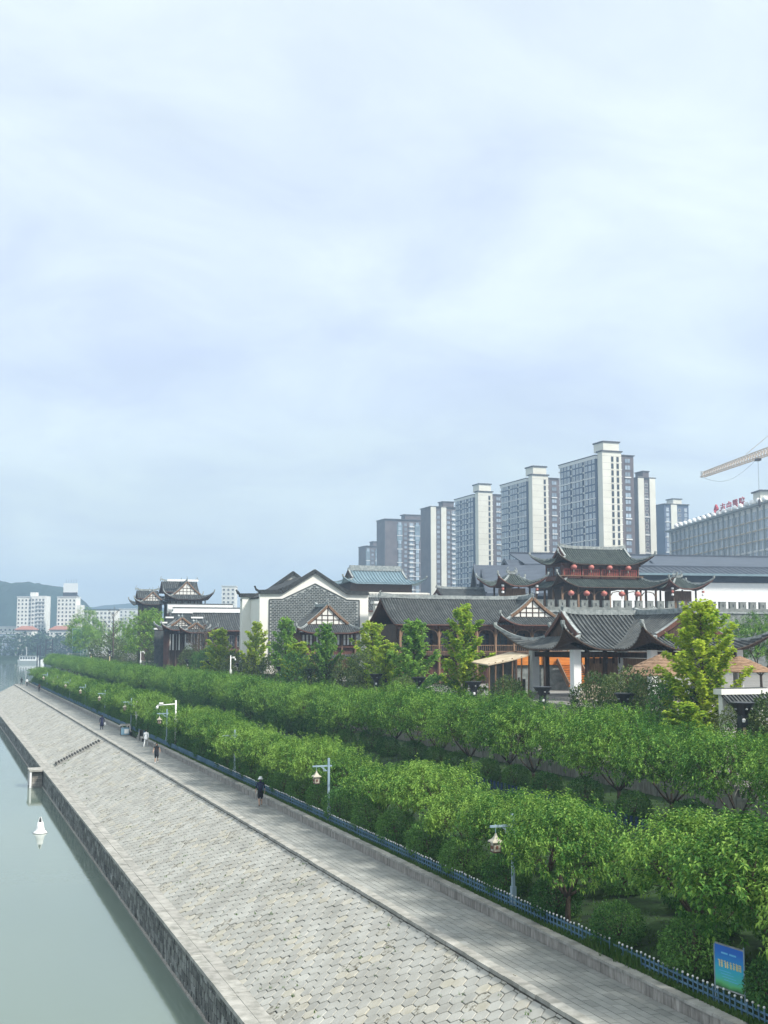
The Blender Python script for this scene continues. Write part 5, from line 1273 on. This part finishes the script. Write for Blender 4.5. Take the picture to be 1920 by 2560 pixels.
tt.nodes['Principled BSDF'].inputs['Base Color'].default_value = (.03, .14, .09, 1); tt.links.new(tb_.outputs[0], mm_.inputs[1]); tt.links.new(tt.nodes['Principled BSDF'].outputs[0], mm_.inputs[2]); tt.links.new(mm_.outputs[0], tt.nodes['Material Output'].inputs[0])
MB().box(0, 5.2, -.02, .02, 3.0, 11.9).build('net', mn, ns_)
for z in (11.9, 7.5, 3.0): MB().box(0, 5.2, -.05, .05, z - .05, z + .05).build('rail', M['bluepole'], ns_)

# ------------------------------------------------------------------ street furniture
# low blue picket fences
pk = MB(); pk.box(-.016, .016, -.016, .016, 0, .44, 0); pk.lathe([(.012, .44), (.036, .455), (.036, .485), (.012, .505)], 6, m=1)
pk = pk.mesh('picket', [M['bluefence'], M['white']])
def fence(y0, y1, lab, maxp, X=20.68, mesh=pk, rail='bluefence'):
    f = empty('picket_fence', (X, y0, .42)); tag(f, lab, 'fence', 'low blue fences')
    n = int((y1 - y0) / .25); mb = MB(); c = 0
    for i in range(n):
        lean = rnd.gauss(0, .02)
        if c < maxp: o_ = obj('picket', mesh, f, (rnd.gauss(0, .008), i * .25, rnd.gauss(0, .01))); o_.rotation_euler = (lean, lean, 0); c += 1
        else: mb.box(-.022, .022, i * .25 - .022, i * .25 + .022, 0, .48)
    if mb.f: tag(mb.build('far_picket', M['bluefence'], f), kind='stuff')
    for z in (.14, .32):
        for k in range(max(1, int((y1 - y0) / 6))):
            a_ = k * 6.0; e_ = min(y1 - y0, a_ + 6) if (k + 1) * 6 + 6 <= y1 - y0 else y1 - y0
            MB().bar((.03, a_, z + rnd.gauss(0, .012)), (.03, e_ - .02, z + rnd.gauss(0, .012)), .02, .055).build('rail', M[rail], f)
    return f
fence(24.5, 34.9, 'near stretch of low blue picket fence beside the blue notice board', 60)
fence(35.1, 296, 'long low blue picket fence along the promenade grass strip', 240)
pk2 = MB().box(-.03, .03, -.09, .09, 0, .62).mesh('picket', M['darkblue'])
f2 = empty('picket_fence', (32.0, 44, 1.35)); tag(f2, 'dark blue picket fence under the upper row of trees', 'fence')
for i in range(60): obj('picket', pk2, f2, (0, i * .5, 0))
MB().box(-.04, -.02, 0, 29.6, .2, .26).build('rail', M['darkblue'], f2)
# hanging-lantern lamp posts
def lamp_post(y, lab):
    l_ = empty('lantern_lamp_post', (20.85, y, .42)); tag(l_, lab, 'lamp post', 'lantern lamp posts')
    MB().box(-.09, .09, -.09, .09, 0, .75).build('base', M['bluepole'], l_); MB().box(-.055, .055, -.055, .055, .75, 3.45).build('post', M['bluepole'], l_)
    MB().box(-.95, .18, -.04, .04, 2.98, 3.06).build('arm', M['bluepole'], l_)
    mb = MB(); mb.bar((-.12, 0, 2.75), (-.45, 0, 2.98), .05); mb.bar((-.30, 0, 2.75), (-.30, 0, 2.98), .04); mb.bar((-.06, 0, 2.75), (-.32, 0, 2.75), .04); mb.build('bracket', M['bluepole'], l_)
    MB().tube([(-.72, 0, 2.70), (-.72, 0, 3.10)], .015, 5).build('hanger', M['bluepole'], l_)
    mb = MB(); mb.lathe([(.33, 2.44), (.31, 2.48), (.17, 2.55), (.07, 2.66), (.03, 2.76)], 4, (-.72, 0, 0), rot=R(45)); mb.build('lantern_cap', M['lantern'], l_)
    mb = MB(); mb.lathe([(.20, 2.10), (.22, 2.44)], 4, (-.72, 0, 0), rot=R(45)); lb_ = mb.build('lantern_body', M['lantern'], l_)
    mb = MB(); mb.lathe([(.16, 2.04), (.23, 2.06), (.23, 2.10)], 4, (-.72, 0, 0), rot=R(45)); mb.build('lantern_base', M['timber'], l_)
    for dx, dy in ((-.13, 0), (0, -.13)): MB().box(-.72 + dx - .03 - (.02 if dx else .03), -.72 + dx + .03, dy - (.05 if dy else .06), dy + (.03 if dy else .06), 2.19, 2.31).build('lantern_mark', M['sandal'], lb_)
    mb = MB()
    for a_, b_ in ((-1, -1), (-1, 1), (1, 1), (1, -1)): MB().bar((-.72 + a_ * .14, b_ * .14, 2.10), (-.72 + a_ * .156, b_ * .156, 2.44), .025).build('lantern_corner', M['timber'], lb_)
for i, y in enumerate((42.4, 65.7, 88.8, 117.4, 140.5, 164, 187, 210, 233, 256)): lamp_post(y, f'blue-grey lantern lamp post by the promenade, {ORD[i + 1]} from the bridge end')
# white camera poles
def cctv(x, y, z0, h_, arm, lab, d=-1):
    c_ = empty('camera_pole', (x, y, z0)); tag(c_, lab, 'camera pole', 'white camera poles')
    MB().tube([(0, 0, 0), (0, 0, h_)], .075, 10).build('pole', M['white'], c_, True)
    MB().tube([(0, 0, h_ - .35), (d * arm, 0, h_ - .45)], .05, 8).build('arm', M['white'], c_, True)
    MB().lathe([(.10, -.22), (.13, -.05), (.08, .06)], 10, (d * arm, 0, h_ - .55)).build('dome_camera', M['white'], c_, True)
    MB().box(d * arm * .75 - .25, d * arm * .75 + .12, -.08, .08, h_ - .34, h_ - .18).build('box_camera', M['white'], c_)
    MB().box(-.16, .16, -.24, -.08, h_ * .5, h_ * .5 + .55).build('cabinet', M['white'], c_)
cctv(21.1, 114.2, .45, 4.4, 1.75, 'tall white camera pole with long arm beside the promenade')
cctv(41.0, 178, TZ, 5.3, .7, 'white camera pole on the terrace below the white gable house', 1); cctv(41.0, 264.4, TZ, 5.4, .8, 'white camera pole on the terrace below the broad bright tree', 1)
cctv(21.0, 137.5, .45, 3.2, .3, 'slim white pole behind the lantern lamp near the waste bin')
e_ = empty('flag_pole', (60.5, 70, PZ)); tag(e_, 'slim white flag pole at the right edge behind the pavilion', 'pole'); MB().tube([(0, 0, 0), (0, 0, 7.2)], .08, 8).build('pole', M['white'], e_, True); MB().lathe([(.02, 7.1), (.13, 7.2), (.13, 7.3), (.02, 7.4)], 8).build('finial', M['white'], e_)
# flared black lamps on the terrace
def flare_lamp(x, y, z0, ztop, lab, s_=1.0):
    l_ = empty('flared_lamp', (x, y, z0)); tag(l_, lab, 'lamp', 'flared black lamps on the terrace'); h_ = ztop - z0
    MB().lathe([(.24 * s_, h_ - .72 * s_), (.30 * s_, h_ - .60 * s_), (.66 * s_, h_ - .08 * s_), (.70 * s_, h_ - .05 * s_), (.70 * s_, h_), (.60 * s_, h_ + .01)], 20).build('flared_head', M['black'], l_); fh = l_.children[-1]
    MB().box(-.2 * s_, .2 * s_, -.2 * s_, .2 * s_, h_ - 1.35 * s_, h_ - .7 * s_).build('neck', M['black'], l_)
    for a_ in (-100, -45, 190): 
        ca, sa_ = math.cos(R(a_)), math.sin(R(a_)); MB().lathe([(.02, -.05), (.07 * s_, -.03), (.07 * s_, .03), (.02, .05)], 8, (ca * .50 * s_, sa_ * .50 * s_, h_ - .36 * s_)).build('spot_light', M['ridge'], fh)
    MB().lathe([(.05, -.09), (.10 * s_, -.05), (.10 * s_, .09), (.05, .12)], 8, (-.08, -.22 * s_, h_ - 1.0 * s_)).build('globe_light', M['white'], l_)
    MB().box(-.14, .14, -.14, .14, h_ - 2.7, h_ - 1.35 * s_).build('lit_panel', M['lampwarm'], l_)
    for sx in (-1, 1): MB().box(sx * .16 - .03, sx * .16 + .03, -.19, .19, h_ - 2.7, h_ - 1.35 * s_).build('side_plate', M['black'], l_)
    MB().box(-.22, .22, -.22, .22, 0, h_ - 2.7).build('post', M['black'], l_)
for i, y in enumerate((55.8, 67.9, 79.2, 91.3, 103.5, 115.1, 126.7, 138.5, 151.5, 161.8, 174.3, 195.7, 213.7, 227.8, 319, 360)):
    flare_lamp(41.5, y, TZ, 7.1 if y < 300 else 7.7, f'flared black lamp on the terrace edge, {ORD[i + 1]} from the bridge end')
flare_lamp(57.5, 67.0, PZ, 9.1, 'flared black lamp standing alone at the right edge behind the shrubs', .8)
# balustrade on the terrace retaining wall
bl_ = empty('stone_balustrade', (38.55, 40, 1.4)); tag(bl_, 'grey stone panel wall with posts behind the upper row of trees', 'balustrade')
for i in range(46):
    y = i * 1.8; MB().box(-.16, .16, y - .14, y + .14, -.2, 2.3).build('post', M['kerb'], bl_); MB().box(-.08, .03, y + .15, y + 1.65, -.1, .95).build('panel', M['wallst'], bl_)
    MB().box(-.09, .04, y + .15, y + 1.65, .96, 1.12).build('rail', M['kerb'], bl_); MB().box(-.09, .04, y + .15, y + 1.65, 1.55, 1.7).build('rail', M['kerb'], bl_)
    for k in (.5, .9, 1.3): MB().box(-.07, .02, y + k - .05, y + k + .05, 1.12, 1.55).build('baluster', M['kerb'], bl_)
# notice board
nb_ = empty('notice_board', (20.74, 29.45, .42), R(-82)); tag(nb_, 'blue notice board with yellow lettering on two thin posts behind the fence', 'notice board')
mp_ = bpy.data.materials.new('poster_print'); mp_.use_nodes = True; tt = mp_.node_tree; tc = tt.nodes.new('ShaderNodeTexCoord'); sx = tt.nodes.new('ShaderNodeSeparateXYZ'); tt.links.new(tc.outputs['Generated'], sx.inputs[0])
nn = tt.nodes.new('ShaderNodeTexNoise'); tt.links.new(tc.outputs['Generated'], nn.inputs['Vector']); nn.inputs['Scale'].default_value = 3
ad = tt.nodes.new('ShaderNodeMath'); ad.operation = 'MULTIPLY_ADD'; tt.links.new(nn.outputs[0], ad.inputs[0]); ad.inputs[1].default_value = .18; tt.links.new(sx.outputs[2], ad.inputs[2])
rr = tt.nodes.new('ShaderNodeValToRGB'); tt.links.new(ad.outputs[0], rr.inputs[0]); e = rr.color_ramp
e.elements[0].position = .09; e.elements[0].color = (.02, .10, .03, 1); e.elements[1].position = 1; e.elements[1].color = (.005, .12, .52, 1)
for p_, c_ in ((.20, (.10, .42, .14, 1)), (.33, (.05, .42, .38, 1)), (.55, (.02, .36, .52, 1)), (.75, (.008, .22, .55, 1))): q = e.elements.new(p_); q.color = c_
tt.links.new(rr.outputs[0], tt.nodes['Principled BSDF'].inputs['Base Color']); tt.nodes['Principled BSDF'].inputs['Roughness'].default_value = .45
pan = MB().box(0, 1.08, -.015, .015, .48, 1.62).build('panel', mp_, nb_)
for x in (-.03, 1.10): MB().tube([(x, 0, -.3), (x, 0, 1.72)], .022, 8).build('post', M['bluepole'], nb_)
for z in (.46, 1.64): MB().box(-.03, 1.11, -.02, .02, z - .02, z + .02).build('frame_rail', M['ridge'], nb_)
rb = random.Random(5)
for i in range(8):   # the large yellow characters, too small in the photograph to read: built as brush-stroke clusters
    mb = MB(); x = .10 + i * .115
    for k in range(6):
        if k % 2: mb.box(x + rb.uniform(0, .06), x + rb.uniform(.07, .095), -.0185 - k * .0004, -.0155, 1.04 + k * .032, 1.058 + k * .032)
        else: xx = x + rb.uniform(.01, .08); mb.box(xx, xx + .018, -.0185 - k * .0004, -.0155, 1.03 + rb.uniform(0, .03), 1.17 + rb.uniform(0, .07))
    mb.build('character', M['gold'], pan)
for x0, x1, z in ((.25, .50, 1.40), (.56, .82, 1.40)): MB().box(x0, x1, -.018, -.0155, z, z + .045).build('title_line', M['skyprint'], pan)
for k in range(4): MB().box(.16 + .06 * k, .62 + .09 * k, -.018, -.0155, .93 - k * .075, .945 - k * .075).build('text_line', M['skyprint'], pan)
# waste bin
bn = empty('waste_bin', (19.62, 136.6, 0)); tag(bn, 'pale blue waste bin with little roof beside the wall gap', 'bin')
bb = MB().box(-.45, .45, -.28, .28, .08, .85).build('body', M['binblue'], bn); MB().box(-.1, .38, -.29, -.28, .2, .7).build('label_plate', M['white'], bb)
mb = MB(); mb.hexa([(-.55, -.36, 1.05), (.55, -.36, 1.05), (.55, .36, 1.05), (-.55, .36, 1.05), (-.5, -.08, 1.25), (.5, -.08, 1.25), (.5, .08, 1.25), (-.5, .08, 1.25)]); mb.build('roof', M['kerb'], bn)
for a_ in (-.42, .42): MB().box(a_ - .03, a_ + .03, -.25, .25, 0, 1.05).build('post', M['timber'], bn)
# buoy
bu = empty('buoy', (8.0, 100.6, WZ)); tag(bu, 'white bell-shaped buoy floating beside the quay', 'buoy')
MB().lathe([(.3, -.35), (.53, -.1), (.56, .03), (.50, .10), (.36, .22), (.30, .45), (.22, .85)], 24).build('float', M['white'], bu, True)
MB().lathe([(.565, -.02), (.565, .03)], 24).build('waterline_ring', M['black'], bu)
mb = MB()
for k in range(4): a_ = k * math.pi / 2 + .4; mb.bar((.2 * math.cos(a_), .2 * math.sin(a_), .84), (.06 * math.cos(a_), .06 * math.sin(a_), 1.26), .025)
mb.build('cage', M['white'], bu); MB().lathe([(.10, .85), (.10, 1.0), (.04, 1.2)], 8).build('light', M['black'], bu)

# ------------------------------------------------------------------ people
def person(name_lab, loc, rz, pose, cloth, extras=(), scale=1.0):
    """one skin-modifier body; joints placed per pose, faces coloured by the limb they belong to. Faces -Y at rz=0"""
    J = {'pel': (0, 0, .93), 'spine': (0, .01, 1.12), 'chest': (0, 0, 1.32), 'neck': (0, .01, 1.46), 'neck2': (0, 0, 1.52), 'head': (0, -.015, 1.60), 'crown': (0, 0, 1.69), 'nose': (0, -.115, 1.59)}
    Rd = {'pel': (.155, .115), 'spine': (.135, .10), 'chest': (.165, .115), 'neck': (.075, .07), 'neck2': (.055, .055), 'head': (.075, .092), 'crown': (.062, .072), 'nose': (.012, .012)}
    E_ = [('pel', 'spine', 'torso'), ('spine', 'chest', 'torso'), ('chest', 'neck', 'torso'), ('neck', 'neck2', 'head'), ('neck2', 'head', 'head'), ('head', 'crown', 'head'), ('head', 'nose', 'head')]
    for s_, k in ((-1, 'r'), (1, 'l')):
        sw, fw = pose['swing_' + k], pose['leg_' + k]
        J['hip' + k] = (s_ * .09, 0, .88); Rd['hip' + k] = (.088, .092)
        kn = Vector((s_ * .10, -fw * .42, .49 + abs(fw) * .03)); an = kn + Vector((0, (-fw * .30) + (.22 if fw < 0 else .0), -.40 + abs(fw) * .05))
        J['kne' + k] = tuple(kn); Rd['kne' + k] = (.058, .060); J['ank' + k] = tuple(an); Rd['ank' + k] = (.038, .042)
        J['toe' + k] = (an.x, an.y - .16, max(.03, an.z - .06)); Rd['toe' + k] = (.042, .028)
        J['sho' + k] = (s_ * .185, .01, 1.40); Rd['sho' + k] = (.062, .062)
        el = Vector((s_ * (.235 + pose.get('out', .04)), -sw * .18 + .03, 1.12)); wr = el + Vector((s_ * .02, -sw * .22 - .06 - pose.get('bend_' + k, 0) * .16, -.24 + pose.get('bend_' + k, 0) * .16))
        J['elb' + k] = tuple(el); Rd['elb' + k] = (.043, .043); J['wri' + k] = tuple(wr); Rd['wri' + k] = (.028, .030)
        pm_ = wr + Vector((0, -.02, -.075)); J['pal' + k] = tuple(pm_); Rd['pal' + k] = (.022, .038)
        E_ += [('pel', 'hip' + k, 'thigh'), ('hip' + k, 'kne' + k, 'thigh'), ('kne' + k, 'ank' + k, 'calf'), ('ank' + k, 'toe' + k, 'foot'), ('chest', 'sho' + k, 'torso'), ('sho' + k, 'elb' + k, 'upper'), ('elb' + k, 'wri' + k, 'fore'), ('wri' + k, 'pal' + k, 'hand')]
        for q, (dy, ln) in enumerate(((-.034, .070), (-.012, .082), (.010, .076), (.030, .060))):
            a_ = pm_ + Vector((-s_ * .004, dy, -.035)); b_ = a_ + Vector((-s_ * .022, -.006, -ln))
            J[f'f{q}a' + k] = tuple(a_); Rd[f'f{q}a' + k] = (.009, .009); J[f'f{q}b' + k] = tuple(b_); Rd[f'f{q}b' + k] = (.0075, .0075)
            E_ += [('pal' + k, f'f{q}a' + k, 'hand'), (f'f{q}a' + k, f'f{q}b' + k, 'hand')]
        a_ = wr + Vector((-s_ * .006, -.045, -.045)); b_ = a_ + Vector((-s_ * .012, -.030, -.045)); J['ta' + k] = tuple(a_); J['tb' + k] = tuple(b_); Rd['ta' + k] = (.011, .011); Rd['tb' + k] = (.009, .009)
        E_ += [('wri' + k, 'ta' + k, 'hand'), ('ta' + k, 'tb' + k, 'hand')]
    names = list(J); idx = {n_: i for i, n_ in enumerate(names)}
    me = bpy.data.meshes.new('body'); me.from_pydata([J[n_] for n_ in names], [(idx[a_], idx[b_]) for a_, b_, _ in E_], [])
    tmp = bpy.data.objects.new('tmp_body', me); col.objects.link(tmp)
    bm = bmesh.new(); bm.from_mesh(me); sl_ = bm.verts.layers.skin.verify(); bm.verts.ensure_lookup_table()
    for n_ in names: bm.verts[idx[n_]][sl_].radius = Rd[n_]; bm.verts[idx[n_]][sl_].use_root = (n_ == 'pel')
    bm.to_mesh(me); bm.free()
    md = tmp.modifiers.new('skin', 'SKIN'); md.use_smooth_shade = True; ms_ = tmp.modifiers.new('sub', 'SUBSURF'); ms_.levels = 1; ms_.render_levels = 1
    bpy.context.view_layer.update()
    bmsh = bpy.data.meshes.new_from_object(tmp.evaluated_get(bpy.context.evaluated_depsgraph_get())); bpy.data.objects.remove(tmp)
    bmsh.name = 'body'
    keys = ['torso', 'head', 'thigh', 'calf', 'foot', 'upper', 'fore', 'hand']; bmsh.materials.clear()
    for k in keys: bmsh.materials.append(M[cloth.get(k, 'skin')])
    segs = [(Vector(J[a_]), Vector(J[b_]), keys.index(l_), (sum(Rd[a_]) + sum(Rd[b_])) / 4) for a_, b_, l_ in E_]
    for p in bmsh.polygons:
        c_ = p.center; best = 9; bi = 0
        for a_, b_, l_, r_ in segs:
            ab = b_ - a_; t_ = max(0, min(1, (c_ - a_).dot(ab) / ab.length_squared)); d_ = (c_ - (a_ + ab * t_)).length - r_ * .9
            if d_ < best: best = d_; bi = l_
        p.material_index = bi; p.use_smooth = True
    zmin = min(v.co.z for v in bmsh.vertices)
    root = empty('person', loc, rz); root.scale = (scale,) * 3; tag(root, name_lab, 'person', 'people on the promenade')
    obj('body', bmsh, root, (0, 0, -zmin))
    z = -zmin
    for s_ in (-1, 1): MB().lathe([(.002, -.008), (.009, 0), (.002, .008)], 8, (s_ * .032, -.098, 1.615 + z)).build('eye', M['hair'], root)
    MB().box(-.022, .022, -.098, -.090, 1.548 + z, 1.556 + z).build('mouth', M['sandal'], root)
    for s_ in (-1, 1): MB().lathe([(.008, -.03), (.018, 0), (.008, .03)], 6, (s_ * .082, .0, 1.60 + z)).build('ear', M['skin'], root)
    hb = MB(); prof_h = [(.098, -.03), (.104, .03), (.094, .09), (.060, .132), (.010, .148)]
    hb.lathe(prof_h, 14, (0, .022, 1.60 + z))
    hb.build('hair', M['hair'], root, True)
    for ex in extras: ex(root, z)
    return root
def hat(root, z): MB().lathe([(.18, -.02), (.17, .0), (.115, .03), (.11, .10), (.085, .135), (.02, .145)], 18, (0, 0, 1.665 + z)).build('bucket_hat', M['whitecloth'], root, True)
def skirt(m_, zl=.56, zt=1.12, r0=.20, r1=.14, front=0):
    def f(root, z): MB().lathe([(r0, zl), (r0 * .98, zl + .2), (.175, .92), (r1, zt)], 18, (0, front, z)).build('skirt', M[m_], root, True)
    return f
def shorts(m_):
    def f(root, z):
        for s_ in (-1, 1): MB().lathe([(.095, .52), (.098, .70), (.092, .90)], 14, (s_ * .09, .0, z)).build('short_leg', M[m_], root, True)
    return f
def backpack(m_):
    def f(root, z):
        mb = MB(); mb.lathe([(.10, 1.0), (.15, 1.06), (.15, 1.30), (.08, 1.40)], 12, (0, .13, z)); mb.build('backpack', M[m_], root, True)
        MB().bar((-.09, -.10, 1.10 + z), (.11, .02, 1.46 + z), .035, .02).build('shoulder_strap', M['browncloth'], root)
    return f
def bag(m_, x=.32, y=.0):
    def f(root, z):
        mb = MB(); mb.lathe([(.08, .55), (.11, .62), (.10, .80), (.05, .86)], 8, (x, y, z)); mb.build('bag', M[m_], root, True)
    return f
def longhair(root, z): MB().lathe([(.07, -.22), (.09, -.12), (.10, .0), (.098, .06)], 12, (0, .05, 1.60 + z)).build('hair_length', M['hair'], root, True)
stand = dict(swing_r=.15, swing_l=-.15, leg_r=.12, leg_l=-.12); stride = dict(swing_r=-.8, swing_l=.9, leg_r=.55, leg_l=-.55, bend_r=.3, bend_l=.3)
person('person in white bucket hat, navy shirt and dark shorts walking away along the wall', (19.55, 76.0, 0), R(175), stand, dict(torso='navycloth', upper='navycloth', thigh='blackcloth', foot='sandal'), (hat, shorts('blackcloth'), backpack('navycloth')), 1.02)
person('person in black sleeveless dress walking towards the bridge near the slope edge', (17.85, 105.2, 0), R(-12), dict(stand, leg_r=.3, leg_l=-.3, bend_l=.8, bend_r=.5), dict(torso='blackcloth', thigh='blackcloth', foot='whitecloth'), (skirt('blackcloth', .58, 1.30, .19, .15), longhair), .98)
person('person in loose white clothes striding beside the low wall', (19.5, 121.2, 0), R(160), stride, dict(torso='whitecloth', upper='whitecloth', fore='whitecloth', thigh='whitecloth', calf='whitecloth', foot='whitecloth'), (bag('blackcloth', .34, -.1), skirt('whitecloth', .72, 1.2, .2, .16)), 1.0)
person('person in dark coat holding a white bag beside the waste bin', (18.2, 145.4, 0), R(170), stand, dict(torso='navycloth', upper='navycloth', fore='navycloth', thigh='navycloth', calf='navycloth', foot='whitecloth'), (skirt('navycloth', .45, 1.25, .22, .17), bag('whitecloth', -.34)), 1.02)
person('person in brown clothes far along the promenade', (19.4, 257, 0), R(180), stand, dict(torso='browncloth', upper='browncloth', fore='browncloth', thigh='blackcloth', calf='blackcloth', foot='blackcloth'), (), 1.0)
person('person in white shirt and black trousers at the far end of the promenade', (19.0, 288, 0), R(180), stand, dict(torso='whitecloth', upper='whitecloth', thigh='blackcloth', calf='blackcloth', foot='blackcloth'), (), 1.05)
person('person all in black at the very end of the promenade', (18.2, 294, 0), R(150), stand, dict(torso='blackcloth', upper='blackcloth', fore='blackcloth', thigh='blackcloth', calf='blackcloth', foot='blackcloth'), (), 1.05)

# ------------------------------------------------------------------ haze: the moist summer air over the river
mh = bpy.data.materials.new('haze_air'); mh.use_nodes = True; th_ = mh.node_tree
th_.nodes.remove(th_.nodes['Principled BSDF']); pvn = th_.nodes.new('ShaderNodeVolumePrincipled')
pvn.inputs['Color'].default_value = (.55, .77, 1.0, 1); pvn.inputs['Density'].default_value = .00050; pvn.inputs['Anisotropy'].default_value = .2
th_.links.new(pvn.outputs[0], th_.nodes['Material Output'].inputs['Volume'])
hz = MB().box(-1290, 1790, -65, 2590, -8, 130).build('haze', mh); tag(hz, kind='stuff')
hz.display_type = 'WIRE'
